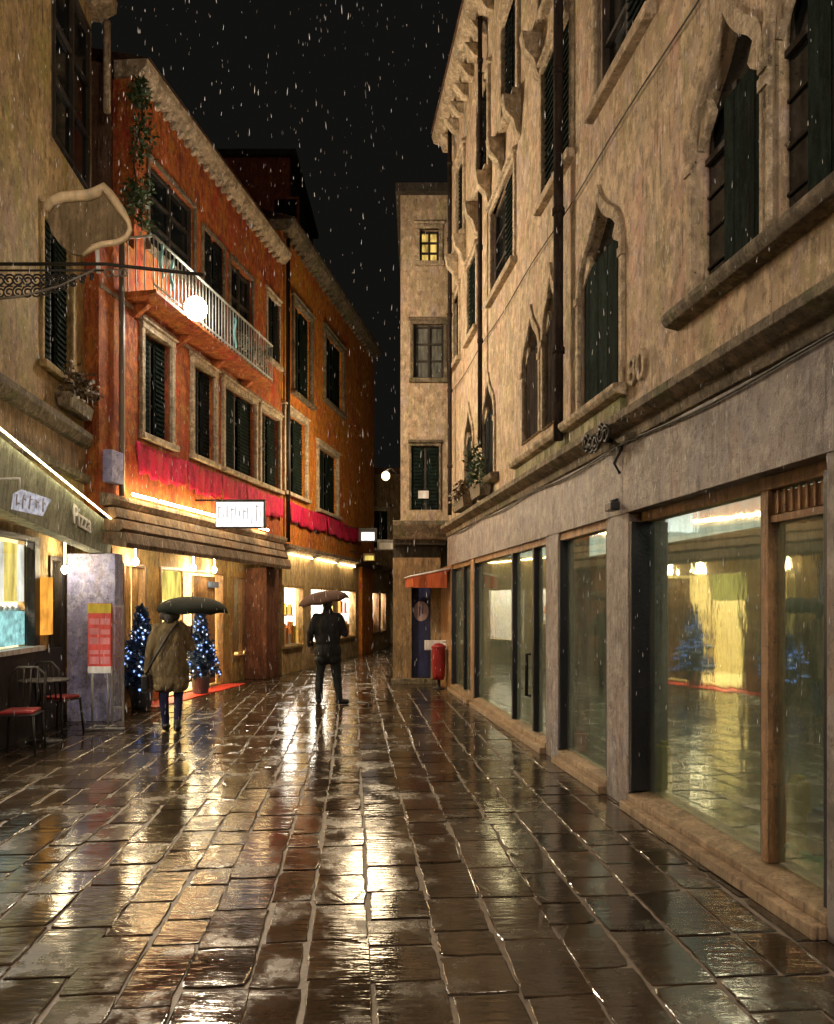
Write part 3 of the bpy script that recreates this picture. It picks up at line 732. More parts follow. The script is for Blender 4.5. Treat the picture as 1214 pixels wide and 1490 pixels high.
    for k in range(13):
        y = Yg(336) + (Yg(379) - Yg(336)) * k / 12; m.tube([O(y, 0.6, og - 0.16), O(y, 2.2, og - 0.16)], 0.055, 6)
    m.build('curtain', M['roomwhite'], root)
    # column at the far corner
    m = MB(); m.wbox(O, 16.55, 17.3, 0, 2.44, -0.5, 0.02); m.build('column', M['redwood'], root, bevel=0.01)
    # pipe down the near edge
    m = MB(); m.tube([O(10.85, 6.9, 0.08), O(10.85, 3.2, 0.08)], 0.04, 8); m.build('downpipe', M['greyiron'], root)
    m = MB(); m.wbox(O, 10.5, 10.8, 3.35, 3.8, 0.0, 0.14); m.build('junction_box', M['lilac'], root, bevel=0.01)
    return root
orange = build_orange_house()

def build_orange_house_far():
    root = thing('orange_house', 'brighter orange house farther on with white lit display windows below', 'building', O(22, 0))
    Y0, Y1, top = 17.56, 26.8, 10.35
    fr = [(O.Y(413), O.Y(444), 4.3, 6.2), (O.Y(462), O.Y(490), 4.2, 5.9)]; fr += [(24.3, 25.4, 4.2, 5.9)]
    sr = [(O.Y(426), O.Y(452), 6.8, 9.0), (O.Y(472), O.Y(498), 7.3, 9.2), (24.3, 25.4, 7.3, 9.2)]
    wall_panel(O, rect(Y0, Y1, 2.98, top), [rect(*q) for q in fr[:2] + sr[:2]], 0.35).build('wall', M['orange2'], root)
    for q in fr[:2]: rect_window(O, root, *q, leaf='shutter', t=0.1, proud=0.07, depth=0.16)
    for q in sr[:2]: rect_window(O, root, *q, leaf='shutter', t=0.09, proud=0.07, surround='dirty_stone', depth=0.16)
    m = MB(); m.prism(O, [(-0.3, top - 0.02), (0.12, top - 0.02), (0.26, top + 0.12), (0.3, top + 0.24), (-0.3, top + 0.28)], Y0, Y1)
    y = Y0 + 0.1
    while y < Y1 - 0.2:
        m.prism(O, [(0, top - 0.13), (0.06, top - 0.11), (0.14, top - 0.03), (0, top - 0.03)], y, y + 0.1); y += 0.3
    m.build('eaves', M['dirty_stone'], root, bevel=0.008)
    m = MB(); m.face([O(Y0, top + 0.28, 0.3), O(Y1, top + 0.28, 0.3), O(Y1, top + 1.8, -4.5), O(Y0, top + 1.8, -4.5)])
    m.face([O(Y0, 0, -4.5), O(Y1, 0, -4.5), O(Y1, top + 1.8, -4.5), O(Y0, top + 1.8, -4.5)])
    m.face([O(Y0, 0, -4.5), O(Y0, 0, -.36), O(Y0, top + .2, -.36), O(Y0, top + 1.8, -4.5)])
    m.face([O(Y1, 0, -4.5), O(Y1, 0, -.36), O(Y1, top + .2, -.36), O(Y1, top + 1.8, -4.5)])
    m.build('roof', M['roof'], root)
    m = MB(); m.tube([O(17.7, 10.2, 0.1), O(17.7, 3.1, 0.1)], 0.05, 8); m.build('downpipe', M['iron'], root)
    m = MB(); m.prism(O, [(0, 2.86), (0.08, 2.88), (0.18, 2.97), (0.18, 3.05), (0, 3.08)], Y0, 29.3); m.build('moulding', M['canopy'], root, bevel=0.006)
    for a, b in ((17.9, 19.6), (20.0, 21.8), (22.2, 23.9)):  # added strips under the moulding, put in to brighten the shopfront
        m = MB(); m.tube([O(a, 2.83, 0.07), O(b, 2.83, 0.07)], 0.012, 6); m.build('strip_light', M['strip'], root)
    ops = [(O.Y(411), O.Y(441), 0.6, 2.1), (O.Y(450), O.Y(484), 0.6, 2.1), (O.Y(490), O.Y(517), 0.6, 2.1), (O.Y(541), O.Y(551), 0.6, 2.1), (O.Y(553), O.Y(561), .6, 2.1)]
    wall_panel(O, rect(Y0, 29.3, 0, 2.86), [rect(*q) for q in ops], 0.2).build('shopfront', M['shopstone'], root)
    for q in ops:
        m = MB(); t = 0.06
        m.wbox(O, q[0], q[0] + t, q[2], q[3], -0.1, 0.03); m.wbox(O, q[1] - t, q[1], q[2], q[3], -0.1, 0.03); m.wbox(O, q[0] + t, q[1] - t, q[3] - t, q[3], -0.1, 0.03); m.wbox(O, q[0] + t, q[1] - t, q[2], q[2] + t, -0.1, 0.07)
        fr_ = m.build('shop_window', M['wood'] if q[0] > 24 else M['gold'], root)
        m = MB(); m.wbox(O, q[0] + t, q[1] - t, q[2] + t, q[3] - t, -0.07, -0.06); m.build('glass', M['litglass'], fr_)
    for a, b in ((17.7, 24.3), (24.5, 29.2)): room(O, root, a, b, 0.3, 2.4, -0.21, -1.5, 'roomwhite', 'ceil_white', 0.6)
    m = MB(); m.wbox(O, O.Y(522), O.Y(538), 0, 2.86, 0.0, 0.12); m.build('column', M['orange2'], root, bevel=0.01)
    return root
orange_far = build_orange_house_far()

# goods in the lit windows of the far shop
def display(label, s0, s1, o, tones, seed):
    rng = random.Random(seed); root = thing('shop_display', label, 'display', O((s0 + s1) / 2, 0.66, o), 'displays in the white lit shop windows')
    m = MB(); m.wbox(O, s0, s1, 0.66, 0.68, o - 0.3, o + 0.06); m.wbox(O, s0, s1, 1.36, 1.39, o - 0.3, o - 0.02); m.build('shelf', M['white'], root)
    for k in range(7):
        y = s0 + (s1 - s0) * (k + 0.5) / 7; w = (s1 - s0) / 7 * 0.42; h = rng.uniform(0.22, 0.5); z = 0.68
        m = MB(); m.wbox(O, y - w, y + w, z, z + h, o - 0.15, o + 0.02); m.wbox(O, y - w * 0.5, y + w * 0.5, z + h, z + h + 0.09, o - 0.11, o - 0.03)
        m.build('packet', M[tones[k % len(tones)]], root, bevel=0.01)
        h = rng.uniform(0.2, 0.45)
        if k % 2 == 0:
            m = MB(); m.wbox(O, y - w * .8, y + w * .8, 1.39, 1.39 + h, o - 0.2, o - 0.06); m.wbox(O, y - w * .3, y + w * .3, 1.39 + h, 1.45 + h, o - 0.18, o - 0.08); m.build('packet', M[tones[(k + 2) % len(tones)]], root, bevel=0.01)
display('shelf of orange and yellow packets in the lit window left of the dark figure', O.Y(413), O.Y(439), -0.16, ['orangecard', 'yellow', 'white', 'orangecard', 'white'], 1)
display('pink and yellow packets in the lit window right of the dark figure', O.Y(492), O.Y(515), -0.16, ['pink', 'yellow', 'orangecard', 'white'], 2)
display('red and yellow goods in the lit window beyond the orange column', O.Y(541), O.Y(560), -0.16, ['redpaint', 'yellow', 'white', 'orangecard'], 3)

# ------------------------------------------------------------------ ochre house at the left edge
L = Wall(-3.57, -0.099, 1)
def build_ochre_house():
    root = thing('ochre_house', 'ochre plastered house at the near left above the pizza shop', 'building', L(6, 0))
    Y0, Y1, top = -4.0, 10.75, 10.0
    hi = (9.32, 10.66, 7.4, 9.75); lo = (L.Y(62), L.Y(104), 4.55, 6.35)
    extra = [(5.2, 6.2, 4.5, 6.3), (2.4, 3.4, 4.5, 6.3)]
    wall_panel(L, rect(Y0, Y1, 2.6, top), [rect(*hi), rect(*lo)] + [rect(*q) for q in extra], 0.35).build('wall', M['ochre'], root)
    rect_window(L, root, *hi, leaf=None, t=0.04, surround='darkwall', hood=False, sill=False, depth=0.03, proud=0.01)
    for q in [lo] + extra: rect_window(L, root, *q, leaf='shutter', t=0.07, surround='ochre', hood=False, depth=0.14)
    m = MB(); m.prism(L, [(-0.3, top), (0.1, top), (0.32, top + 0.14), (0.34, top + 0.3), (-0.3, top + 0.34)], Y0, Y1 + 0.1); m.build('eaves', M['stone'], root, bevel=0.01)
    m = MB(); m.face([L(Y0, top + 0.34, 0.34), L(Y1, top + 0.34, 0.34), L(Y1, top + 1.8, -4.5), L(Y0, top + 1.8, -4.5)])
    m.face([L(Y1, 0, -4.5), L(Y1, 0, -.36), L(Y1, top + .3, -.36), L(Y1, top + 1.8, -4.5)])
    m.face([L(Y0, 0, -4.5), L(Y0, 0, -.36), L(Y0, top + .3, -.36), L(Y0, top + 1.8, -4.5)])
    m.face([L(Y0, 0, -4.5), L(Y1, 0, -4.5), L(Y1, top + 1.8, -4.5), L(Y0, top + 1.8, -4.5)])
    m.build('roof', M['darkwall'], root)
    m = MB(); m.tube([L(Y1 + 0.06, top, 0.2), L(Y1 + 0.06, 8.7, 0.2)], 0.05, 8); m.build('downpipe', M['stone'], root)
    m = MB(); m.prism(L, [(0, 3.78), (0.08, 3.8), (0.14, 3.9), (0.14, 3.98), (0, 4.02)], Y0, Y1); m.build('string_course', M['dirty_stone'], root, bevel=0.006)
    m = MB(); m.prism(L, [(0, 3.3), (0.1, 3.32), (0.12, 3.4), (0, 3.44)], Y0, Y1); m.build('string_course', M['dirty_stone'], root, bevel=0.006)
    m = MB(); m.wbox(L, Y0, Y1, 3.44, 3.78, 0.0, 0.02); m.build('frieze', M['brown'], root)
    # sloping shop fascia with its led line
    m = MB(); A, B_ = 5.6, 10.95; za, zb = 3.5, 2.77; ha, hb = 0.78, 0.42
    m.hexa([L(A, za - ha, 0.0), L(B_, zb - hb, 0.0), L(B_, zb - hb, 0.2), L(A, za - ha, 0.2), L(A, za, 0.0), L(B_, zb, 0.0), L(B_, zb, 0.26), L(A, za, 0.26)])
    fa = m.build('fascia', M['fascia'], root, bevel=0.006)
    m = MB(); m.tube([L(A, za + 0.02, 0.33), L(B_, zb + 0.02, 0.33)], 0.01, 6); m.build('led_strip', M['led'], fa)
    # shop front set back
    og = -0.35; Yg = lambda px: L.Y(px, og)
    win = (6.4, Yg(52), 1.1, 2.5); door = (Yg(72), Yg(90), 0.05, 2.3)
    wall_panel(L, rect(5.2, 10.75, 0, 2.62), [rect(*win), rect(*door)], 0.2, o=og).build('shopfront', M['gold'], root)
    m = MB(); t = 0.06
    for a, b, z0, z1 in (win, door):
        m.wbox(L, a, a + t, z0, z1, og - 0.1, og + 0.03); m.wbox(L, b - t, b + 0.1, z0, z1, og - 0.1, og + 0.03); m.wbox(L, a + t, b - t, z1 - t, z1, og - 0.1, og + 0.03)
    m.build('shop_window', M['darkwood'], root, bevel=0.005)
    m = MB(); m.wbox(L, win[0] + t, win[1] - t, 1.1, 2.44, og - 0.08, og - 0.07); m.build('glass', M['litglass'], root)
    m = MB(); m.wbox(L, 5.2, Yg(86), 0.0, 1.06, og, og + 0.06); m.build('stall_riser', M['darkwood'], root)
    m = MB(); m.wbox(L, 6.4, Yg(54), 1.06, 1.12, og - 0.1, og + 0.12); m.build('sill', M['white'], root)
    m = MB(); m.wbox(L, door[0] + t, door[1] - t, 0.05, 2.24, og - 0.1, og - 0.06); m.build('door', M['darkwood'], root)
    room(L, root, 5.3, 10.5, 0.02, 2.7, og - 0.22, og - 2.2, 'roomwarm', 'ceil_white', 0.5)
    ob = og - 0.13; Yb_ = lambda px: L.Y(px, ob)
    for p0, p1, mt in ((-30, 8, 'screen'), (12, 27, 'yellowlit'), (29, 38, 'screen')):
        m = MB(); m.wbox(L, Yb_(p0), Yb_(p1), 1.68, 2.4, ob - 0.03, ob); m.build('menu_screen', M[mt], root)
    m = MB(); m.wbox(L, Yb_(-40), Yb_(44), 1.14, 1.56, ob - 0.25, ob + 0.02); m.build('ice_cream_counter', M['cyan'], root)
    m = MB(); rng = random.Random(4)
    for k in range(9): m.lathe(L(Yb_(-30 + k * 8), 1.56, ob - 0.08), [(.05, 0), (.06, .05), (.03, .09), (.005, .1)], 8)
    m.build('ice_cream_tub', M['white'], root)
    m = MB(); m.wbox(L, Yb_(40), Yb_(50), 1.12, 2.44, ob - 0.1, ob + 0.03); m.build('post', M['darkwood'], root)
    m = MB(); m.wbox(L, Yg(57), Yg(67), 1.25, 2.0, og + 0.02, og + 0.1); m.build('amber_lamp', M['amber'], root)
    m = MB(); m.ell(L(Yg(78), 2.12, og + 0.16), (0.045, 0.045, 0.06)); m.tube([L(Yg(78), 2.2, og + 0.16), L(Yg(78), 2.6, og + 0.16)], 0.008, 5); m.build('pendant_lamp', M['pendant'], root)
    # lilac pier at the corner
    m = MB(); m.box(-4.92, -4.24, 10.62, 10.9, 0, 2.36); m.build('pier', M['lilac'], root, bevel=0.008)
    return root
ochre = build_ochre_house()

def letters(txt, name, mat, origin, xdir, zdir, ndir, size, ext, parent=None, label=None, cat=None):
    cu = bpy.data.curves.new(name, 'FONT'); cu.body = txt; cu.size = size; cu.extrude = ext; cu.bevel_depth = ext * 0.3
    ob = bpy.data.objects.new(name + '_curve', cu); COL.objects.link(ob)
    dg = bpy.context.evaluated_depsgraph_get(); dg.update()
    me = bpy.data.meshes.new_from_object(ob.evaluated_get(dg)); bpy.data.objects.remove(ob); bpy.data.curves.remove(cu)
    me.name = name; me.materials.clear(); me.materials.append(mat)
    X, Z, Nn = Vector(xdir), Vector(zdir).normalized(), Vector(ndir).normalized()
    X.normalize(); mt = Matrix(((X.x, Z.x, Nn.x, 0), (X.y, Z.y, Nn.y, 0), (X.z, Z.z, Nn.z, 0), (0, 0, 0, 1)))
    o0 = origin_of(parent) if parent else Vector(origin)
    me.transform(Matrix.Translation(Vector(origin) - o0) @ mt)
    o = bpy.data.objects.new(name, me); COL.objects.link(o)
    if parent: o.parent = parent
    else: o.location = o0
    if label: tag(o, label, cat)
    return o
# wall on the left reads away from the viewer: text runs along +Y
dL = Vector((-0.099, 1, 0)).normalized()
sl = (dL * 5.35 + Vector((0, 0, -0.6))).normalized()
letters('Pizza', 'fascia_lettering', M['white'], L(9.3, 2.66, 0.245), sl, (0, 0, 1), L.n, 0.34, 0.008, ochre)
letters('80', 'house_number', M['stone'], R(6.12, 3.4, 0.005), -Vector((-0.128, 1, 0)), (0, 0, 1), R.n, 0.33, 0.02, palazzo)

# ------------------------------------------------------------------ houses farther back
def far_house():
    root = thing('far_house', 'dim brown house at the far end of the street', 'building', (-1.3, 30, 0))
    W = Front(30.5)
    hs = [rect(-1.75, -1.2, 3.9, 5.4), rect(-0.55, -0.05, 3.9, 5.4), rect(-1.5, -0.5, 0.1, 2.3)]
    wall_panel(W, rect(-2.4, 2.0, 0, 6.9), hs, 0.3).build('wall', M['brown'], root)
    for a, b in ((-1.75, -1.2), (-0.55, -0.05)): rect_window(W, root, a, b, 3.9, 5.4, leaf='shutter')
    m = MB(); m.box(-2.6, 2.2, 30.2, 36, 6.9, 7.1); m.box(-2.4, 2, 35.9, 36, 0, 6.9); m.build('roof', M['roof'], root)
    m = MB(); m.wbox(W, -1.5, -0.5, 0.1, 2.3, -0.3, -0.25); m.build('door', M['roomwarm'], root)
far_house()
def rear_house():
    root = thing('rear_house', 'dark red house rising behind the orange roof', 'building', (-9, 27, 0))
    W = Front(27.0); top = 17.6
    holes = [rect(-6.6 + 1.5 * k, -5.8 + 1.5 * k, z, z + 1.7) for k in range(-1, 2) for z in (11.5, 14.4)]
    wall_panel(W, rect(-9.5, -4.55, 0, top), holes, 0.3).build('wall', M['darkred'], root)
    for k in range(-1, 2):
        for z in (11.5, 14.4): rect_window(W, root, -6.6 + 1.5 * k, -5.8 + 1.5 * k, z, z + 1.7, leaf='shutter', surround='darkred', hood=False)
    m = MB(); m.box(-9.8, -4.3, 26.8, 33, top, top + 0.2); m.box(-4.6, -4.55, 27.3, 33, 0, top); m.build('roof', M['darkwall'], root)
rear_house()

# ------------------------------------------------------------------ signs, lamps, ironwork
def lightbox_sign():
    W = Front(13.2)
    x0, x1 = W.X(313), W.X(385); z0, z1 = zat(768, 13.2), zat(729, 13.2)
    root = thing('lightbox_sign', 'white lit rectangular sign projecting over the orange shop canopy', 'sign', ((x0 + x1) / 2, 13.2, z0))
    m = MB(); m.wbox(W, x0, x1, z0, z1, -0.14, -0.0); m.build('casing', M['iron'], root, bevel=0.008)
    m = MB(); m.wbox(W, x0 + 0.02, x1 - 0.02, z0 + 0.02, z1 - 0.02, 0.0, 0.012); m.build('panel', M['signlit'], root)
    rng = random.Random(5); m = MB()
    m2 = MB()
    for k in range(11):
        x = x0 + 0.07 + k * (x1 - x0 - 0.14) / 10; t = m2 if k == 2 else m
        a, b = sorted((rng.uniform(z0 + .07, z0 + .22), rng.uniform(z0 + .28, z1 - .06)))
        t.wbox(W, x - 0.007, x + 0.007, a, b, 0.012, 0.018)
        if k % 3 == 0: t.wbox(W, x - 0.007, x + 0.05, b - 0.03, b - 0.015, 0.012, 0.019)
    m.build('grey_strokes', M['signgrey'], root); m2.build('red_strokes', M['redpaint'], root)
    m = MB(); m.tube([O(13.27, z1 + 0.02, 0.0), Vector((x1, 13.27, z1 + 0.02))], 0.018, 6); m.build('bracket', M['iron'], root)
    # wrought iron rosette beside it
lightbox_sign()

def small_sign(name, label, px0, px1, py0, py1, Y, body, face, wallpt):
    W = Front(Y); x0, x1 = W.X(px0), W.X(px1); z0, z1 = zat(py1, Y), zat(py0, Y)
    root = thing(name, label, 'sign', ((x0 + x1) / 2, Y, z0))
    m = MB(); m.wbox(W, x0, x1, z0, z1, -0.1, 0); m.build('casing', M[body], root, bevel=0.006)
    m = MB(); d = (z1 - z0) * 0.2; m.wbox(W, x0 + d, x1 - d, z0 + d * .4, z1 - d * 1.6, 0.0, 0.01); m.build('panel', M[face], root)
    m = MB(); m.tube([Vector(wallpt), Vector((x0 + 0.05, Y + 0.05, z1 - 0.03))], 0.015, 5); m.build('bracket', M['iron'], root)
small_sign('hanging_sign', 'small black framed sign with white panel beyond the orange house', 522, 549, 768, 788, 22.5, 'iron', 'signlit', O(22.5, 4.0))
small_sign('hanging_sign', 'pale grey sign box below the small black framed sign', 549, 575, 785, 800, 24.0, 'grey', 'white', O(24.0, 3.7))
small_sign('hanging_sign', 'tiny yellow shop sign under the black framed sign', 529, 546, 805, 816, 23.5, 'brown', 'yellowlit', O(23.5, 3.3))
small_sign('hanging_sign', 'thin white blade sign low on the pier past the last pane', 618, 650, 932, 946, 14.9, 'white', 'white', R(14.9, 0.9))

def scribble_sign():
    Y = 7.3; W = Front(Y); x0, x1 = W.X(16), W.X(70); z0, z1 = zat(750, Y), zat(712, Y)
    root = thing('letter_sign', 'white backlit letter sign hanging above the pizza shop window', 'sign', ((x0 + x1) / 2, Y, z0))
    m = MB(); m.poly(W, [(x0, z0 + 0.06), (x1 - 0.08, z0), (x1, z0 + 0.16), (x1 - 0.02, z1 - 0.08), (x0 + 0.1, z1), (x0 + 0.02, z1 - 0.04)], -0.06, 0); m.build('panel', M['signwhite'], root)
    rng = random.Random(3); m = MB()
    for k in range(5):
        cx = x0 + 0.06 + k * 0.062; cz = (z0 + z1) / 2 + 0.03 - 0.012 * k; h = rng.uniform(.05, .085)
        m.tube([Vector((cx + rng.uniform(-.008, .008), Y - 0.012, cz - h)), Vector((cx + rng.uniform(-.006, .01), Y - 0.012, cz)), Vector((cx + rng.uniform(-.01, .012), Y - 0.012, cz + h * rng.uniform(.6, 1)))], 0.007, 5)
        m.tube([Vector((cx, Y - 0.012, cz + h * rng.uniform(-.6, .6))), Vector((cx + .03, Y - 0.012, cz + h * rng.uniform(-.8, .8)))], 0.006, 5)
    m.build('letters', M['lettergrey'], root)
    m = MB(); m.tube([L(7.3, z1 + 0.1, 0.2), Vector((x0 + 0.1, Y - 0.03, z1 + 0.1)), Vector((x0 + 0.1, Y - 0.03, z1))], 0.012, 5); m.build('bracket', M['white'], root)
scribble_sign()

def floodlight():
    c = O(12.0, 6.3, 0.64)
    root = thing('floodlight', 'glaring white floodlight fixed to the balcony railing', 'lamp', O(12.0, 6.2, 0.5))
    tgt = (R(8.5, 4.5) - c).normalized(); tgt = (tgt * 0.6 + (Vector((0, 0, EYE)) - c).normalized() * 0.8).normalized()
    rot = tgt.to_track_quat('Z', 'Y').to_matrix()
    def T(p): return c + rot @ Vector(p)
    def disc(z0, r0, z1, r1):
        m = MB(); A = [[m.bm.verts.new(T((r * math.cos(k * PI / 12), r * math.sin(k * PI / 12), z))) for k in range(24)] for z, r in ((z0, r0), (z1, r1))]
        for k in range(24): m.bm.faces.new((A[0][k], A[0][(k + 1) % 24], A[1][(k + 1) % 24], A[1][k]))
        m.bm.faces.new(A[0][::-1]); m.bm.faces.new(A[1]); return m
    disc(-.16, .08, 0, .19).build('housing', M['iron'], root)
    disc(0.0, .18, .025, .155).build('lens', M['flood'], root)
    m = MB(); m.tube([T((-.21, 0, -.05)), T((-.21, 0.0, -.18)), O(12.0, 6.3, 0.47), T((.21, 0, -.18)), T((.21, 0, -.05))], 0.015, 6); m.build('yoke', M['iron'], root)
    ld = bpy.data.lights.new('flood_beam', 'SPOT'); ld.energy = 980; ld.color = (1.0, 0.78, 0.52); ld.spot_size = math.radians(172); ld.spot_blend = 0.35; ld.shadow_soft_size = 0.3
    lo = bpy.data.objects.new('flood_beam', ld); COL.objects.link(lo); lo.location = c + tgt * 0.06
    aim = (R(11.5, 4.8) - c); lo.rotation_euler = aim.to_track_quat('-Z', 'Y').to_euler()
    gd = bpy.data.lights.new('flood_spill', 'POINT'); gd.energy = 170; gd.color = (1.0, 0.92, 0.78); gd.shadow_soft_size = 0.2
    go = bpy.data.objects.new('flood_spill', gd); COL.objects.link(go); go.location = c + tgt * 0.1 + Vector((0, .15, .1))
    return c
floodlight()

def ribbons():
    for i, (y, dz, h, lab) in enumerate(((11.2, -0.25, 0.5, 'pale teal ribbon at the near end of the balcony railing'), (11.5, -0.3, 0.45, 'pale teal ribbon just left of the floodlight'), (13.8, -0.4, 0.55, 'pale teal ribbon on the railing right of the floodlight'))):
        m = MB(); pts = [O(y + 0.03 * math.sin(k * 0.9), 6.7 + dz + h * k / 8, 0.5 + 0.02 * math.cos(k)) for k in range(9)]
        m.tube(pts, [0.028 - 0.002 * abs(4 - k) for k in range(9)], 6); tag(m.build('ribbon', M['teal'], None, pts[0]), lab, 'ribbon', 'ribbons tied to the balcony railing')
ribbons()

def iron_bracket():
    Y = 7.0; z = 4.8
    root = thing('sign_bracket', 'long wrought iron bracket of scrolls reaching out from the ochre house', 'bracket', L(Y, z))
    w = L(Y, z)
    m = MB(); m.tube([w, Vector((-2.9, Y, z + 0.0)), Vector((-1.98, Y, z - 0.1))], 0.016, 6); m.tube([L(Y, z - 0.06), Vector((-2.9, Y, z - 0.06))], 0.01, 6); m.build('rod', M['iron'], root)
    m = MB(); rng = random.Random(11)
    x = w.x + 0.06
    while x < -2.95:
        drop = 0.26 * max(0.15, 1 - max(0, (x + 3.55)) / 0.7)
        for k in range(2):
            r = min(0.062, drop * 0.3); cz = z - 0.09 - r - k * drop * 0.42
            pts = [Vector((x + r * (1 - t / 22) * math.cos(t * 0.62 + k), Y, cz + r * (1 - t / 22) * math.sin(t * 0.62 + k))) for t in range(18)]
            m.tube(pts, 0.009, 5)
        x += 0.085
    m.build('scrollwork', M['iron'], root)
    m = MB(); m.tube([L(Y, z - 0.36), Vector((-3.65, Y, z - 0.3)), Vector((-3.3, Y, z - 0.2)), Vector((-2.98, Y, z - 0.05))], 0.012, 6); m.build('brace', M['greyiron'], root)
    m = MB()
    for t in range(3): m.tube([Vector((-2.86 + t * 0.07 + 0.035 * math.cos(q * PI / 4), Y, z - 0.08 + 0.035 * math.sin(q * PI / 4))) for q in range(8)], 0.009, 5, True)
    m.build('rosette', M['greyiron'], root)
    # the shaped board standing on it
    W = Front(Y); P = lambda px, py: (W.X(px), zat(py, Y))
    out = [P(70, 308), P(76, 294), P(92, 288), P(112, 286), P(130, 285), P(143, 280), P(152, 273), P(160, 282), P(168, 293), P(178, 308), P(188, 324), P(190, 335), P(184, 346), P(172, 352), P(150, 355), P(135, 360), P(121, 371), P(104, 368), P(88, 356), P(76, 340), P(70, 324)]
    board = thing('shaped_sign', 'pale curled signboard standing on the iron bracket', 'sign', Vector((-3.0, Y, 4.82)))
    m = MB(); m.poly(W, out, -0.05, 0.0); m.build('board', M['scroll'], board)
    c = (sum(p[0] for p in out) / len(out), sum(p[1] for p in out) / len(out))
    inn = [(c[0] + (p[0] - c[0]) * 0.84, c[1] + (p[1] - c[1]) * 0.78) for p in out]
    m = MB(); m.tube([W(p[0], p[1], 0.01) for p in out[:16]], [0.025] + [0.05] * 5 + [0.04] * 4 + [0.022] * 6, 7); m.build('rim', M['scrollrim'], board)
    m = MB(); m.tube([W(*P(p, q), 0.01) for p, q in ((184, 347), (172, 353), (150, 356), (136, 361), (121, 372))], [0.016, 0.024, 0.026, 0.024, 0.014], 7); m.build('lower_rim', M['scrollrim'], board)
    m = MB(); m.tube([W(*P(140, 360), -0.02), W(*P(142, 396), -0.02)], 0.02, 6); m.build('post', M['white'], board)
iron_bracket()

def wall_ring():
    c = R(6.35, 3.02, 0.2)
    root = thing('iron_rosette', 'dark iron scroll rosette on the cornice above the marble pier', 'ornament', R(6.35, 3.0, 0.05))
    d = Vector((-0.128, 1, 0)).normalized(); m = MB()
    for k in range(5):
        cc = c + d * (-0.22 + 0.11 * k) + Vector((0, 0, 0.03 * math.sin(k * 2)))
        m.tube([cc + d * (0.085 * (1 - t / 20) * math.cos(t * 0.7 + k)) + Vector((0, 0, 0.085 * (1 - t / 20) * math.sin(t * 0.7 + k))) for t in range(15)], 0.014, 5)
    m.build('scrollwork', M['iron'], root)
    m = MB(); m.tube([R(6.35, 3.02, 0.0), c], 0.02, 6); m.tube([R(6.2, 3.0, 0.0), R(6.2, 2.8, 0.1), R(6.2, 2.72, 0.05)], 0.014, 6); m.build('arm', M['iron'], root)
    root = thing('security_camera', 'small dark security camera on the marble pier', 'camera', R(6.3, 2.45, 0.03))
    m = MB(); m.wbox(R, 6.2, 6.34, 2.42, 2.49, 0.05, 0.13); m.build('body', M['darkframe'], root, bevel=0.01)
    m = MB(); m.tube([R(6.3, 2.52, 0.03), R(6.3, 2.5, 0.09)], 0.015, 6); m.build('mount', M['darkframe'], root)
wall_ring()

def added_lantern(label, wall, y, z, power):  # added lamps out of view, put in to light the upper walls
    root = thing('added_lantern', label, 'lamp', wall(y, z, 0.0), 'added warm lanterns on the house walls, out of view')
    c = wall(y, z, 0.62)
    m = MB(); m.tube([wall(y, z - 0.25, 0), wall(y, z + 0.38, 0.2), wall(y, z + 0.5, 0.45), wall(y, z + 0.42, 0.62)], 0.018, 6); m.build('arm', M['iron'], root)
    m = MB(); m.lathe(c, [(0.2, 0.2), (0.21, 0.22), (0.08, 0.36), (0.02, 0.42)], 6); m.build('cap', M['iron'], root)
    m = MB(); m.lathe(c, [(0.1, -0.22), (0.18, 0.19)], 6); m.build('lamp_glass', M['lantern'], root)
    ld = bpy.data.lights.new('added_lantern_bulb', 'POINT'); ld.energy = power; ld.color = (1.0, 0.83, 0.68); ld.shadow_soft_size = 0.5
    lo = bpy.data.objects.new('added_lantern_bulb', ld); COL.objects.link(lo); lo.location = c + wall.n * 0.3 + Vector((0, 0, -0.1))
added_lantern('added unseen lantern on the ochre house beside the viewer, lighting the walls', L, 2.2, 5.6, 165)
added_lantern('added unseen lantern on the palazzo behind the viewer, lighting the walls', R, -0.6, 5.2, 540)

# ------------------------------------------------------------------ red swags under the first floor windows
for a, b, lab in ((11.25, 12.8, 'first red cloth banner above the tube lights, nearest the grey pipe'), (12.83, 14.15, 'red cloth banner between the two pale framed windows'), (14.18, 15.3, 'red cloth banner just above the white lit sign'),
                  (15.33, 17.45, 'red cloth banner right of the white lit sign'), (17.9, 20.9, 'long red cloth banner on the farther orange house'), (20.95, 24.6, 'last red cloth banner before the black framed sign')):
    m = MB(); n = 24; V = []
    for i in range(n + 1):
        t = i / n; y = a + (b - a) * t; sag = 0.10 * math.sin(PI * t)
        col = []
        for j in range(7):
            q = j / 6; z = 4.08 - q * (0.45 + 0.05 * math.sin(PI * t) + 0.03 * math.sin(i * 1.1)) - sag * (1 - q) * 0.2
            col.append(m.bm.verts.new(O(y, z, 0.04 + 0.018 * (0.4 + q) * (1 + math.sin(i * 1.4 + j * 0.3)) + 0.01)))
        V.append(col)
    for i in range(n):
        for j in range(6): f = m.bm.faces.new((V[i][j], V[i + 1][j], V[i + 1][j + 1], V[i][j + 1])); f.smooth = True
    o = m.build('red_banner', M['red'], None, O((a + b) / 2, 4.05))
    sm = o.modifiers.new('cloth', 'SOLIDIFY'); sm.thickness = 0.012
    tag(o, lab, 'banner', 'red banners under the upstairs windows')

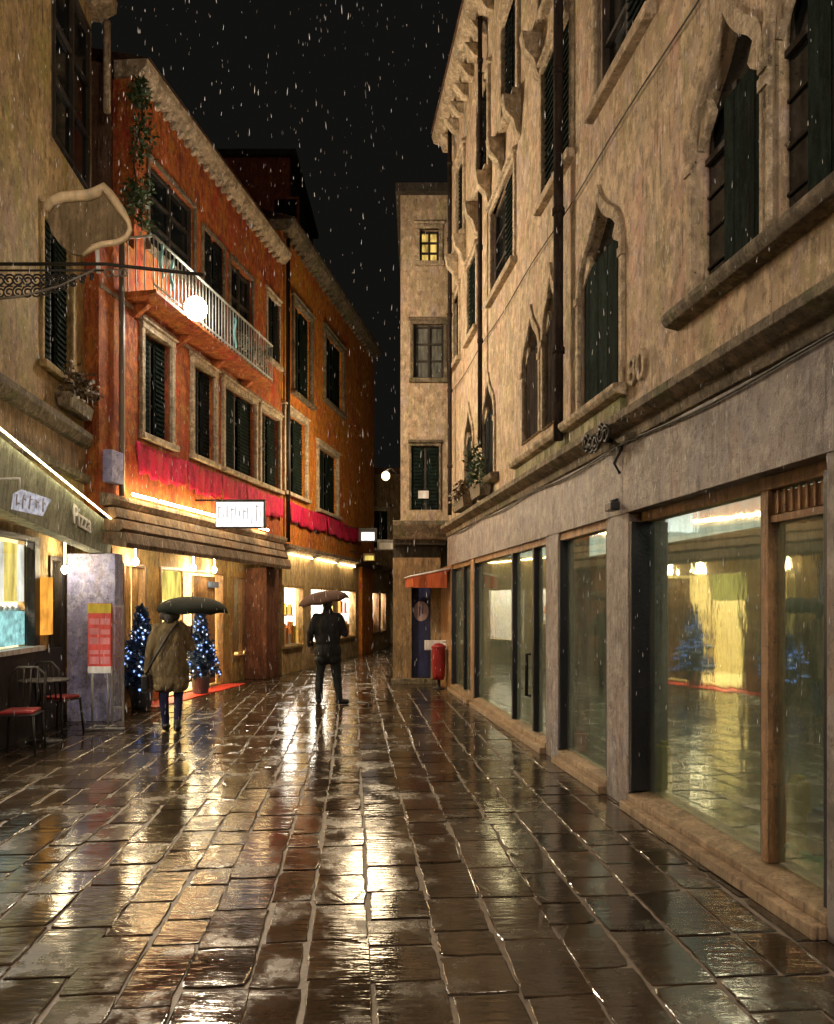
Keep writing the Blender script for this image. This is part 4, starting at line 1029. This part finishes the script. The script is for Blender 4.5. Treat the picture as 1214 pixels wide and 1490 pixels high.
# ------------------------------------------------------------------ orange awning, red bin
def corner_lamp():
    c = Vector((-0.72, 17.4, 4.6))
    root = thing('corner_lamp', 'small round white lamp on the side wall of the narrow house', 'lamp', (FH.X(583), 17.4, 4.5))
    m = MB(); m.ell(c, (.1, .1, .11)); m.build('globe', M['lantern'], root)
    m = MB(); m.tube([(FH.X(583), 17.4, 4.5), (c.x + .12, 17.4, 4.78), (c.x, 17.4, 4.7)], .016, 6); m.build('arm', M['iron'], root)
    ld = bpy.data.lights.new('corner_bulb', 'POINT'); ld.energy = 270; ld.color = (1.0, 0.76, 0.46); ld.shadow_soft_size = 0.55
    lo = bpy.data.objects.new('corner_bulb', ld); COL.objects.link(lo); lo.location = c + Vector((-.45, 0.3, 0.3))
corner_lamp()
def shop_awning():
    root = thing('awning', 'orange red awning sloping over the dark door at the bend', 'awning', R(14.9, 2.3, 0.0))
    m = MB(); m.hexa([R(14.4, 2.28, 0.03), R(15.7, 2.28, 0.03), R(15.7, 2.14, 0.75), R(14.4, 2.14, 0.75), R(14.4, 2.31, 0.03), R(15.7, 2.31, 0.03), R(15.7, 2.17, 0.75), R(14.4, 2.17, 0.75)]); m.build('canopy', M['awning'], root)
    m = MB()
    for k in range(8): m.wbox(R, 14.4 + k * 0.165, 14.55 + k * 0.165, 1.98, 2.15, 0.735, 0.75)
    m.hexa([R(14.385, 1.96, 0.1), R(14.4, 1.96, 0.1), R(14.4, 1.96, 0.75), R(14.385, 1.96, 0.75), R(14.385, 2.27, 0.1), R(14.4, 2.27, 0.1), R(14.4, 2.15, 0.75), R(14.385, 2.15, 0.75)])
    m.build('valance', M['awning'], root)
    m = MB(); m.tube([R(14.4, 2.33, 0.02), R(14.4, 2.18, 0.77), R(15.7, 2.18, 0.77)], 0.018, 6); m.build('frame', M['white'], root)
shop_awning()
def red_bin():
    root = thing('litter_bin', 'red litter bin against the brown pier past the last pane', 'bin', R(14.75, 0, 0.22))
    m = MB(); m.lathe(R(14.75, 0.18, 0.2), [(0.1, 0), (0.125, 0.1), (0.135, 0.6), (0.14, 0.62), (0.12, 0.63)], 14); m.build('body', M['binred'], root)
    m = MB(); m.lathe(R(14.75, 0.8, 0.2), [(0.145, 0), (0.14, 0.03), (0.07, 0.08), (0.02, 0.09)], 14); m.build('lid', M['binred'], root)
    m = MB(); m.lathe(R(14.75, 0, 0.2), [(0.12, 0), (0.12, 0.02), (0.03, 0.04), (0.03, 0.2)], 10); m.build('foot', M['iron'], root)
red_bin()

# ------------------------------------------------------------------ foliage helpers
def leaves(m, c, r, n, size, rng, flat=1.0):
    for _ in range(n):
        d = Vector((rng.gauss(0, 1), rng.gauss(0, 1), rng.gauss(0, 1) * flat)); d.normalize()
        p = Vector(c) + Vector((d.x * r[0], d.y * r[1], d.z * r[2])) * rng.uniform(0.3, 1.0)
        a = Vector((rng.gauss(0, 1), rng.gauss(0, 1), rng.gauss(0, 1))).normalized(); b = a.cross(d)
        if b.length < 0.1: continue
        b.normalize(); s = size * rng.uniform(0.6, 1.4)
        m.face([p, p + a * s * 0.5 + b * s * 0.28, p + a * s, p + a * s * 0.5 - b * s * 0.28])

def planter(name, label, W, y, z, o, w, mats, fl, seed, tall=0.25, pot='dirty_stone'):
    rng = random.Random(seed); root = thing(name, label, 'planter', W(y, z, o), 'planters on the window ledges')
    m = MB(); m.hexa([W(y - w * .45, z, o - .07), W(y + w * .45, z, o - .07), W(y + w * .45, z, o + .07), W(y - w * .45, z, o + .07), W(y - w * .5, z + .16, o - .09), W(y + w * .5, z + .16, o - .09), W(y + w * .5, z + .16, o + .09), W(y - w * .5, z + .16, o + .09)]); m.build('trough', M[pot], root)
    m = MB()
    for k in range(6): leaves(m, W(y - w * .42 + w * .17 * k, z + .2 + rng.uniform(0, tall), o + rng.uniform(0, .1)), (.11, .1, .1 + tall * .5), 60, .07, rng)
    m.build('leaves', M[mats], root)
    if fl:
        m = MB()
        for k in range(14):
            m.ell(W(y + rng.uniform(-w, w) * .5, z + rng.uniform(.12, .3 + tall), o + rng.uniform(.06, .16)), (.025, .025, .02), 1)
        m.build('flowers', M['petal'], root)
planter('flower_trough', 'trough of brown leaves and white flowers under the ochre house window', L, L.Y(96), 4.12, 0.12, 0.9, 'dryleaf', True, 4)
planter('flower_trough', 'trough with trailing green plant below the far pointed window', R, 11.3, 3.24, 0.12, 0.7, 'leaf', False, 5, 0.5)
planter('flower_trough', 'trough of pale flowers below the farthest pointed window', R, 12.6, 3.22, 0.14, 1.0, 'dryleaf', True, 6, 0.12)

planter('flower_trough', 'long trough of pale leafy plants behind the balcony railing', O, 14.9, 6.24, 0.3, 1.7, 'paleleaf', True, 12, 0.3)
def vine():
    rng = random.Random(8); root = thing('climbing_vine', 'dark green vine hanging at the near corner of the orange roof', 'plant', O(11.35, 7.2, 0.1))
    m = MB(); pts = [O(11.25 + 0.12 * math.sin(k), 9.5 - 0.28 * k, 0.1) for k in range(9)]; m.tube(pts, 0.015, 5); m.build('stem', M['dryleaf'], root)
    m = MB()
    for k in range(34): leaves(m, O(11.22 + rng.gauss(0, .13) , 9.4 - rng.uniform(0, 2.1), .1 + rng.uniform(0, .12)), (.16, .16, .18), 22, .09, rng)
    m.build('leaves', M['leaf'], root)
vine()

# ------------------------------------------------------------------ christmas trees
def xmas_tree(label, loc, h, r):
    rng = random.Random(21); loc = Vector(loc); root = thing('christmas_tree', label, 'christmas tree', loc, 'blue lit christmas trees beside the shop door')
    m = MB(); m.lathe(loc, [(0.13, 0), (0.15, 0.02), (0.19, 0.3), (0.2, 0.32), (0.17, 0.33)], 14); m.build('pot', M['pot'], root)
    m = MB(); m.tube([loc + Vector((0, 0, 0.3)), loc + Vector((0, 0, 0.3 + h * 0.95))], [0.03, 0.008], 6); m.build('trunk', M['darkwood'], root)
    m = MB(); ends = []
    for k in range(150):
        t = (k / 150) ** 0.85; z = 0.36 + h * t; rad = r * (1 - t) * rng.uniform(0.72, 1.12) + 0.02; a = k * 2.4 + rng.uniform(-.3, .3)
        for j in range(9):
            q = 0.25 + 0.75 * j / 8; p = loc + Vector((math.cos(a) * rad * q, math.sin(a) * rad * q, z - 0.06 * q + rng.uniform(-.02, .02)))
            leaves(m, p, (.03, .03, .025), 6, .07, rng)
        ends.append(loc + Vector((math.cos(a) * rad, math.sin(a) * rad, z - .05)))
    m.build('needles', M['firneedle'], root)
    m = MB()
    for k, p in enumerate(ends):
        if k % 5: m.mi = 0 if rng.random() < .7 else 1; m.ell(p + Vector((rng.uniform(-.02, .02),) * 3), (.021,) * 3, 1)
    m.build('fairy_lights', [M['fairy'], M['fairyw']], root)
    return root
ta = O(11.95, 0, -0.26); tb = O(13.9, 0, -0.22)
tree = xmas_tree('fully lit blue christmas tree beside the red menu stand', (ta.x, ta.y, 0), 1.25, 0.4)
t2 = copy_tree(tree); t2.location = (tb.x, tb.y, 0); t2.rotation_euler.z = 2.0; t2.scale = (0.92, 0.92, 1.0)
t2['label'] = 'blue lit christmas tree half hidden behind the woman in brown'

m = MB()
c0, c1 = 12.0, 15.6; n = 16; Vg = []
for i in range(n + 1):
    y = c0 + (c1 - c0) * i / n
    Vg.append([m.bm.verts.new(O(y, 0.012 + 0.004 * math.sin(i * 1.9 + j), -0.46 + 0.42 * j / 3 + 0.01 * math.sin(i * 2.1 + j))) for j in range(4)])
for i in range(n):
    for j in range(3): m.bm.faces.new((Vg[i][j], Vg[i + 1][j], Vg[i + 1][j + 1], Vg[i][j + 1]))
o = m.build('red_carpet', M['carpet'], None, O(13.5, 0.0, 0)); sm = o.modifiers.new('pile', 'SOLIDIFY'); sm.thickness = 0.012
tag(o, 'red carpet strip laid along the lit shop entrance', 'carpet')

# ------------------------------------------------------------------ menu stand and terrace furniture
def menu_stand():
    Y = 9.95; W = Front(Y); x0, x1 = W.X(128), W.X(162)
    root = thing('menu_stand', 'tall red menu stand in front of the lilac pier', 'sign', ((x0 + x1) / 2, Y, 0))
    m = MB(); m.wbox(W, x0, x1, 0.74, 1.66, -0.04, 0); m.build('board', M['menured'], root, bevel=0.006)
    m = MB(); m.wbox(W, x0, x1, 1.53, 1.655, 0, 0.008); m.build('header', M['yellow'], root)
    rng = random.Random(2)
    for k in range(5):
        for j in range(2):
            a = x0 + 0.02 + j * 0.145; m = MB(); m.wbox(W, a, a + 0.125, 0.86 + k * 0.13, 0.86 + k * 0.13 + rng.uniform(.05, .1), 0, 0.006); m.build('picture', M['pink'], root)
    m = MB(); m.wbox(W, x0, x1, 0.74, 0.83, 0, 0.007); m.build('footer', M['white'], root)
    m = MB()
    for x in (x0 + 0.05, x1 - 0.05): m.tube([(x, Y + .02, 0.74), (x, Y + .02, 0.03)], 0.014, 6)
    m.tube([(x0 - 0.02, Y - .12, 0.02), (x1 + 0.2, Y - .06, 0.02)], 0.016, 6); m.tube([(x0 - 0.02, Y + .14, 0.02), (x1 + 0.02, Y + .14, 0.02)], 0.016, 6)
    for x in (x0 + 0.05, x1 - 0.05): m.tube([(x, Y - .12, 0.025), (x, Y + .14, 0.025)], 0.013, 6)
    m.build('frame', M['grey'], root)
    root = thing('glass_screen', 'narrow clear glass screen beside the red menu stand', 'screen', (W.X(171), 10.2, 0))
    W2 = Front(10.2); a, b = W2.X(163), W2.X(179)
    m = MB(); m.wbox(W2, a, b, 0.25, 1.62, -0.012, 0); m.build('pane', M['litglass'], root)
    m = MB()
    for x in (a, b): m.wbox(W2, x - 0.012, x + 0.012, 0.0, 1.64, -0.02, 0.01)
    for z in (0.25, 0.95, 1.4, 1.62): m.wbox(W2, a + .012, b - .012, z - 0.012, z + 0.012, -0.019, 0.009)
    m.build('frame', M['grey'], root)
menu_stand()

def chair(label, x, y, rz):
    root = thing('bistro_chair', label, 'chair', (0, 0, 0), 'bistro chairs by the pizza shop')
    m = MB(); m.box(-.19, .19, -.19, .19, .43, .45); m.build('seat', M['darkwood'], root, bevel=.01)
    m = MB(); m.box(-.17, .17, -.17, .17, .45, .49); m.build('cushion', M['binred'], root, bevel=.018)
    for sx in (-1, 1):
        for sy in (-1, 1):
            m = MB(); m.tube([(.17 * sx, .17 * sy, .43), (.2 * sx, .2 * sy, 0)], [.016, .013], 6); m.build('leg', M['iron'], root)
    m = MB(); m.tube([(-.18, .19, .43), (-.19, .24, .85), (-.1, .25, .93), (.1, .25, .93), (.19, .24, .85), (.18, .19, .43)], .016, 6)
    for k in range(4): m.tube([(-.11 + .073 * k, .2, .46), (-.11 + .073 * k, .25, .92)], .009, 5)
    m.build('backrest', M['darkwood'], root)
    root.location = (x, y, 0); root.rotation_euler.z = rz
    return root
p1 = L(9.05, 0, 0.0); p2 = L(9.6, 0, -0.02); p3 = L(8.35, 0, 0.02)
ch = chair('dark bistro chair with red cushion beside the shop door', p2.x, p2.y, 2.9)
ch2 = copy_tree(ch); ch2.location = (p3.x, p3.y, 0); ch2.rotation_euler.z = 0.2; ch2['label'] = 'dark bistro chair with red cushion at the left edge of the view'
root = thing('bistro_table', 'small dark round table between the two red cushioned chairs', 'table', (p1.x, p1.y, 0))
m = MB(); m.lathe((p1.x, p1.y, .72), [(.27, 0), (.29, .01), (.29, .025), (.27, .03)], 20); m.build('table_top', M['darkwood'], root)
m = MB(); m.tube([(p1.x, p1.y, .02), (p1.x, p1.y, .72)], .025, 8); m.build('column', M['iron'], root)
m = MB(); m.lathe((p1.x, p1.y, 0), [(.2, 0), (.2, .015), (.06, .035), (.03, .06)], 16); m.build('base', M['iron'], root)

# goods standing inside the nearest shop windows
def goods(name, label, cat, y, o, w, h, d, mat, cap=None):
    root = thing(name, label, cat, R(y, 0.15, o))
    m = MB(); m.wbox(R, y - w / 2, y + w / 2, 0.1, 0.1 + h, o - d / 2, o + d / 2); m.build('body', M[mat], root, bevel=0.015)
    m = MB(); m.wbox(R, y - w * .35, y + w * .35, 0.1 + h, 0.13 + h, o - d * .3, o + d * .3); m.build('top', M[cap or mat], root, bevel=0.008)
m = MB(); m.wbox(R, 0.92, 14.3, 0.02, 0.1, -1.1, -0.18); tag(m.build('display_plinth', M['roomdark'], None, R(5, 0.02, -.7)), 'low grey plinth inside the marble shopfront windows', 'plinth')
goods('display_box', 'tall yellow box behind the glass beside the dark pier', 'box', 5.93, -0.2, 0.1, 0.44, 0.1, 'yellow')
goods('display_box', 'orange carton low behind the nearest pane', 'box', 4.58, -0.3, 0.1, 0.42, 0.1, 'orangecard')
goods('display_box', 'yellow green carton next to the orange one behind glass', 'box', 4.46, -0.34, 0.1, 0.5, 0.1, 'yellow')
goods('display_box', 'grey blue box on the green cloth behind the nearest pane', 'box', 4.3, -0.38, 0.13, 0.34, 0.12, 'bluebox')
m = MB(); rng = random.Random(9)
for k in range(46):
    y = rng.uniform(3.95, 4.4); m.ell(R(y, 0.13 + rng.uniform(0, .08), -0.22 - rng.uniform(0, .12)), (.05, .05, .045), 1)
tag(m.build('crumpled_cloth', M['green'], None, R(4.15, .1, -.25)), 'crumpled green cloth in the corner of the nearest pane', 'cloth')
goods('display_box', 'small dull red box on the sill of the middle pane', 'box', 7.9, -0.2, 0.1, 0.2, 0.12, 'redpaint')

# ------------------------------------------------------------------ people
def blob(name, caps, ells, voxel, mat, parent, smooth=2, fold=0.0):
    """one continuous surface grown from tapered limbs and ellipsoids"""
    m = MB()
    for p, q, r0, r1 in caps:
        p, q = Vector(p), Vector(q); n = 5
        m.tube([p.lerp(q, i / n) for i in range(n + 1)], [r0 + (r1 - r0) * i / n for i in range(n + 1)], 12)
        m.ell(p, (r0,) * 3, 2); m.ell(q, (r1,) * 3, 2)
    for c, r in ells: m.ell(Vector(c), r, 3)
    bmesh.ops.recalc_face_normals(m.bm, faces=m.bm.faces)
    me = bpy.data.meshes.new('tmp'); m.bm.to_mesh(me); m.bm.free()
    ob = bpy.data.objects.new('tmp', me); COL.objects.link(ob)
    rm = ob.modifiers.new('r', 'REMESH'); rm.mode = 'VOXEL'; rm.voxel_size = voxel; rm.use_smooth_shade = True
    if smooth:
        s = ob.modifiers.new('s', 'SMOOTH'); s.iterations = smooth; s.factor = 0.5
    dg = bpy.context.evaluated_depsgraph_get(); dg.update()
    me2 = bpy.data.meshes.new_from_object(ob.evaluated_get(dg)); bpy.data.objects.remove(ob); bpy.data.meshes.remove(me)
    me2.name = name; me2.materials.clear(); me2.materials.append(mat)
    if fold:
        me2.update()
        nrm_ = [v_.normal.copy() for v_ in me2.vertices]
        for v_, n_ in zip(me2.vertices, nrm_):
            c_ = v_.co.copy(); v_.co = c_ + n_ * fold * (mnoise.noise((c_.x * 11, c_.y * 11, c_.z * 3.2)) + 0.5 * mnoise.noise((c_.x * 24 + 5, c_.y * 24, c_.z * 11)))
    for p in me2.polygons: p.use_smooth = True
    o = bpy.data.objects.new(name, me2); COL.objects.link(o); o.parent = parent
    return o

def hand_caps(w, d, side, curl=0.5):
    """palm, four unequal bent fingers and a thumb; w wrist, d unit direction of the hand, side unit thumb direction"""
    w, d, side = Vector(w), Vector(d).normalized(), Vector(side).normalized(); nrm = d.cross(side)
    caps = []
    for k, ln in enumerate((0.07, 0.08, 0.075, 0.06)):
        off = side * (0.027 - 0.018 * k); b = w + d * 0.085 + off
        caps.append((w + off * 0.7, b, 0.014, 0.0105))
        k1 = b + (d * (1 - curl * .4) + nrm * curl * .6).normalized() * ln * .45; k2 = k1 + (d * (1 - curl) + nrm * curl).normalized() * ln * .33; k3 = k2 + (d * (.7 - curl) + nrm * curl * 1.2).normalized() * ln * .25
        caps += [(b, k1, 0.0095, 0.009), (k1, k2, 0.009, 0.008), (k2, k3, 0.008, 0.0065)]
    t0 = w + d * 0.025 + side * 0.026; t1 = t0 + (d * .6 + side * .7).normalized() * .035; t2 = t1 + (d * .85 + side * .3 + nrm * .3).normalized() * .03
    caps += [(t0, t1, 0.0125, 0.011), (t1, t2, 0.0105, 0.008)]
    return caps

def head_parts(c):
    """head looking along +Y: skull, jaw, nose, ears, brow, lips"""
    c = Vector(c); V = Vector
    e = [(c + V((0, -.005, .03)), (.075, .092, .095)), (c + V((0, .03, -.045)), (.055, .058, .065)), (c + V((0, .098, -.005)), (.012, .02, .022)), (c + V((0, .088, .022)), (.009, .012, .03)),
         (c + V((.076, 0, -.005)), (.01, .02, .03)), (c + V((-.076, 0, -.005)), (.01, .02, .03)), (c + V((0, .086, -.055)), (.024, .01, .007)), (c + V((0, .084, -.068)), (.02, .01, .008)),
         (c + V((.03, .078, .032)), (.026, .014, .008)), (c + V((-.03, .078, .032)), (.026, .014, .008)), (c + V((0, .075, -.098)), (.02, .02, .016))]
    return e

def woman():
    x, y = -3.17, 9.72
    root = thing('person', 'person in olive brown coat walking away under dark umbrella, bag strap across back', 'person', (x, y, 0))
    hip = .84; sh = 1.37
    hw = Vector((-.30, .04, .70)); hr = Vector((.2, .22, 1.24))
    body = [((.085, 0, hip), (.09, .05, .46), .075, .052), ((.09, .05, .46), (.085, -.02, .09), .05, .034), ((-.085, 0, hip), (-.085, .0, .46), .075, .052), ((-.085, 0, .46), (-.08, .1, .08), .05, .034),
            ((.085, -.03, .06), (.09, .13, .035), .036, .03), ((-.08, .09, .06), (-.085, .24, .035), .036, .03),
            ((0, 0, hip), (0, 0, 1.1), .1, .09), ((0, 0, 1.1), (0, 0, 1.3), .09, .1), ((-.13, 0, sh - .03), (.13, 0, sh - .03), .048, .048), ((0, 0, 1.3), (0, .02, 1.47), .075, .048),
            ((-.15, 0, sh - .02), (-.235, -.02, 1.08), .045, .036), ((-.235, -.02, 1.08), hw, .036, .024), ((.15, 0, sh - .02), (.25, .05, 1.08), .045, .036), ((.25, .05, 1.08), hr, .036, .024)]
    body += hand_caps(hw, (-.12, .1, -1), (.1, 1, 0), .35) + hand_caps(hr, (-.1, .25, 1), (-1, 0, .1), .9)
    blob('body', body, head_parts((0, .03, 1.555)), .0085, M['skin'], root)
    m_ = [((0, 0, .84), (0, 0, 1.3), .17, .16)]
    coat = [((-.14, 0, sh - .02), (-.245, -.03, 1.08), .068, .064), ((-.245, -.03, 1.08), hw + Vector((.02, -.01, .06)), .064, .055), ((.14, 0, sh - .02), (.26, .05, 1.08), .066, .06), ((.26, .05, 1.08), hr + Vector((.01, -.04, -.05)), .06, .05),
            ((-.15, 0, sh - .03), (.15, 0, sh - .03), .075, .075), ((0, .0, 1.36), (0, .02, 1.45), .1, .085)]
    ells = [((0, 0, 1.2), (.2, .15, .26)), ((0, 0, 1.0), (.205, .16, .28)), ((0, .0, .8), (.225, .175, .26)), ((0, .0, .66), (.235, .185, .14)), ((-.1, 0, .6), (.125, .165, .09)), ((.1, 0, .6), (.125, .165, .09))]
    blob('coat', coat, ells, .011, M['coat'], root, smooth=3, fold=0.018)
    blob('trousers', [((.085, 0, .72), (.09, .05, .46), .085, .062), ((.09, .05, .46), (.085, -.02, .1), .06, .046), ((-.085, 0, .72), (-.085, 0, .46), .085, .062), ((-.085, 0, .46), (-.08, .1, .1), .06, .046)], [], .01, M['navy'], root, fold=0.01)
    for px_, py_ in ((.085, -.02), (-.08, .1)):
        blob('shoe', [((px_, py_ - .02, .07), (px_, py_ + .16, .035), .045, .036), ((px_, py_, .05), (px_, py_, .14), .048, .045)], [], .008, M['leather'], root)
    blob('hair', [((0, -.02, 1.6), (0, -.045, 1.47), .095, .08), ((-.05, -.02, 1.5), (.05, -.02, 1.5), .075, .075)], [((0, -.015, 1.595), (.09, .1, .098))], .01, M['hair'], root)
    m = MB(); pts = [Vector((x, y, 0)) + Vector(p) for p in ((.12, .07, 1.43), (.1, -.11, 1.39), (.0, -.165, 1.26), (-.1, -.185, 1.08), (-.2, -.185, .9), (-.27, -.12, .76))]
    m.tube(pts, .016, 6); m.build('bag_strap', M['leather'], root)
    m = MB(); c = Vector((x - .29, y - .06, .66)); m.box(c.x - .045, c.x + .045, c.y - .12, c.y + .12, c.z - .12, c.z + .1); m.build('bag', M['leather'], root, bevel=.03)
    root.rotation_euler.z = math.radians(8)
    return root
woman()

def man():
    x, y = -1.47, 12.43
    root = thing('person', 'person in black jacket and dark trousers standing with legs apart under brown umbrella', 'person', (x, y, 0))
    hip = .9; sh = 1.47; hl = Vector((-.30, .12, .93)); hr = Vector((.16, .26, 1.3))
    body = [((.1, 0, hip), (.15, .04, .5), .085, .06), ((.15, .04, .5), (.19, -.02, .09), .058, .04), ((-.1, 0, hip), (-.13, .02, .5), .085, .06), ((-.13, .02, .5), (-.15, .05, .09), .058, .04),
            ((.19, -.02, .06), (.28, .06, .04), .042, .035), ((-.15, .03, .06), (-.17, .2, .04), .042, .035),
            ((0, 0, hip), (0, 0, 1.15), .11, .1), ((0, 0, 1.15), (0, 0, 1.36), .1, .1), ((-.17, 0, sh - .04), (.17, 0, sh - .04), .05, .05), ((0, 0, 1.4), (0, .02, 1.56), .085, .055),
            ((-.19, 0, sh - .03), (-.28, -.03, 1.17), .055, .044), ((-.28, -.03, 1.17), hl, .044, .03), ((.19, 0, sh - .03), (.27, .03, 1.16), .055, .044), ((.27, .03, 1.16), hr, .044, .03)]
    body += hand_caps(hl, (.1, .4, -1), (.5, 1, 0), .5) + hand_caps(hr, (-.1, .2, 1), (-1, 0, .1), .9)
    blob('body', body, head_parts((0, .03, 1.65)), .009, M['skin'], root)
    jk = [((-.18, 0, sh - .04), (-.285, -.03, 1.17), .075, .068), ((-.285, -.03, 1.17), hl + Vector((0, 0, .05)), .066, .055), ((.18, 0, sh - .04), (.275, .03, 1.16), .075, .066), ((.275, .03, 1.16), hr + Vector((.01, -.03, -.04)), .064, .052),
          ((-.17, 0, sh - .05), (.17, 0, sh - .05), .085, .085), ((0, 0, 1.45), (0, .015, 1.54), .1, .08)]
    el = [((0, 0, 1.28), (.225, .155, .25)), ((0, 0, 1.08), (.215, .15, .25)), ((0, 0, .88), (.225, .16, .22)), ((-.1, 0, .74), (.12, .14, .1)), ((.1, 0, .74), (.12, .14, .1))]
    blob('jacket', jk, el, .011, M['blackcloth'], root, smooth=3, fold=0.015)
    blob('trousers', [((.1, 0, .85), (.15, .04, .5), .1, .075), ((.15, .04, .5), (.19, -.02, .09), .074, .06), ((-.1, 0, .85), (-.13, .02, .5), .1, .075), ((-.13, .02, .5), (-.15, .05, .09), .074, .06)], [], .01, M['charcoal'], root, fold=0.014)
    blob('shoe', [((.18, -.03, .055), (.32, .02, .04), .052, .042)], [], .008, M['leather'], root)
    blob('shoe', [((-.15, .03, .055), (-.18, .19, .04), .052, .042)], [], .008, M['leather'], root)
    blob('hair', [((0, -.02, 1.7), (0, -.04, 1.63), .095, .08)], [((0, -.012, 1.695), (.088, .1, .095))], .01, M['hair'], root)
    return root
man()

def umbrella(label, tip, handle, rad, drop, mat, n=8):
    """canopy with ribs; tip and handle are the two ends of the shaft"""
    tip, handle = Vector(tip), Vector(handle); ax = (tip - handle).normalized()
    root = thing('umbrella', label, 'umbrella', handle)
    u = ax.cross(Vector((0, 1, 0.1))).normalized(); v = ax.cross(u)
    m = MB(); rings = []; seg = n * 4
    for i in range(8):
        t = i / 7; ring = []
        for k in range(seg):
            a = 2 * PI * k / seg; sc = abs(math.sin(k * PI / 4)); r = rad * math.sin(t * PI / 2 * 0.98) * (1 - 0.055 * sc * t)
            ring.append(m.bm.verts.new(tip + (u * math.cos(a) + v * math.sin(a)) * max(r, .004) - ax * (drop * (1 - math.cos(t * PI / 2)) + 0.02 * sc * t * -1)))
        rings.append(ring)
    for p, q in zip(rings, rings[1:]):
        for k in range(seg): f = m.bm.faces.new((p[k], p[(k + 1) % seg], q[(k + 1) % seg], q[k])); f.smooth = True
    o = m.build('canopy', M[mat], root); sm = o.modifiers.new('cloth', 'SOLIDIFY'); sm.thickness = .004
    for k in range(n):
        a = 2 * PI * (k) / n; d = u * math.cos(a) + v * math.sin(a)
        m = MB(); m.tube([tip + d * rad * math.sin(t * PI / 2 * .98) * 1.0 - ax * (drop * (1 - math.cos(t * PI / 2)) + .008) for t in [i / 6 for i in range(7)]], .004, 4); m.build('rib', M['darkframe'], root)
    m = MB(); m.tube([handle, tip + ax * .06], .007, 6); m.build('shaft', M['darkframe'], root)
    m = MB(); m.tube([handle + ax * .06, handle - ax * .06, handle - ax * .09 + u * .02, handle - ax * .08 + u * .05], .013, 7); m.build('handle', M['darkwood'], root)
    return root
umbrella('dark green black umbrella held by the woman in brown', (-2.94, 9.9, 1.745), (-2.96, 9.93, 1.27), .47, .2, 'umb_black')
umbrella('dull brown umbrella tilted over the person in black', (-1.58, 12.55, 1.86), (-1.49, 12.6, 1.36), .43, .19, 'umb_brown')

# ------------------------------------------------------------------ rain
def rain():
    rng = random.Random(77); m = MB()
    for k in range(3600):
        Y = rng.uniform(2.2, 11); u = rng.uniform(-.56, .56); v = rng.uniform(-.2, .8)
        x = u * Y; z = EYE + v * Y
        if z < 0.1 or x > 2.3 - .128 * Y or x < -3.4 - .099 * Y: continue
        s = rng.uniform(.5, 1.2) * .0012 * (0.5 + Y * .16)
        hh = s * rng.uniform(6, 13); lean = rng.uniform(-.12, .12) * hh; prev = None
        for q, rr in ((-1, .35), (-.5, .95), (.1, .85), (1, .1)):
            ring = [m.bm.verts.new((x + lean * q + s * rr * math.cos(2.1 * w_), Y + s * rr * math.sin(2.1 * w_), z + hh * q)) for w_ in range(3)]
            if prev:
                for w_ in range(3): m.bm.faces.new((prev[w_], prev[(w_ + 1) % 3], ring[(w_ + 1) % 3], ring[w_])).smooth = True
            prev = ring
    tag(m.build('rain', M['rain']), 'falling raindrops catching the street light', 'rain', kind='stuff')
rain()

# ------------------------------------------------------------------ world, camera, render settings
w = bpy.data.worlds.new('World'); S.world = w; w.use_nodes = True; nt = w.node_tree; nt.nodes.clear()
sky = nt.nodes.new('ShaderNodeTexSky'); sky.sky_type = 'NISHITA'; sky.sun_disc = False; sky.sun_elevation = math.radians(-8); sky.sun_rotation = math.radians(200)
b1 = nt.nodes.new('ShaderNodeBackground'); b1.inputs['Strength'].default_value = 0.05; nt.links.new(sky.outputs['Color'], b1.inputs['Color'])
b2 = nt.nodes.new('ShaderNodeBackground'); b2.inputs['Color'].default_value = (1.0, 0.98, 0.86, 1); b2.inputs['Strength'].default_value = 0.004
ad = nt.nodes.new('ShaderNodeAddShader'); nt.links.new(b1.outputs[0], ad.inputs[0]); nt.links.new(b2.outputs[0], ad.inputs[1])
ow = nt.nodes.new('ShaderNodeOutputWorld'); nt.links.new(ad.outputs[0], ow.inputs['Surface'])

cd = bpy.data.cameras.new('camera'); cam = bpy.data.objects.new('camera', cd); COL.objects.link(cam)
cam.location = (0, 0, EYE); cam.rotation_euler = (PI / 2, 0, 0)
cd.sensor_fit = 'HORIZONTAL'; cd.sensor_width = 36; cd.lens = 36 * F / 1214; cd.shift_y = (HY - 745) / 1214; cd.clip_start = 0.05; cd.clip_end = 500
S.camera = cam
S.view_settings.view_transform = 'Standard'; S.view_settings.look = 'None'; S.view_settings.exposure = 0.55; S.view_settings.gamma = 1.0
cy = S.cycles
cy.use_denoising = True; cy.max_bounces = 7; cy.diffuse_bounces = 3; cy.glossy_bounces = 4; cy.transparent_max_bounces = 12; cy.sample_clamp_indirect = 4.0; cy.caustics_reflective = False; cy.caustics_refractive = False
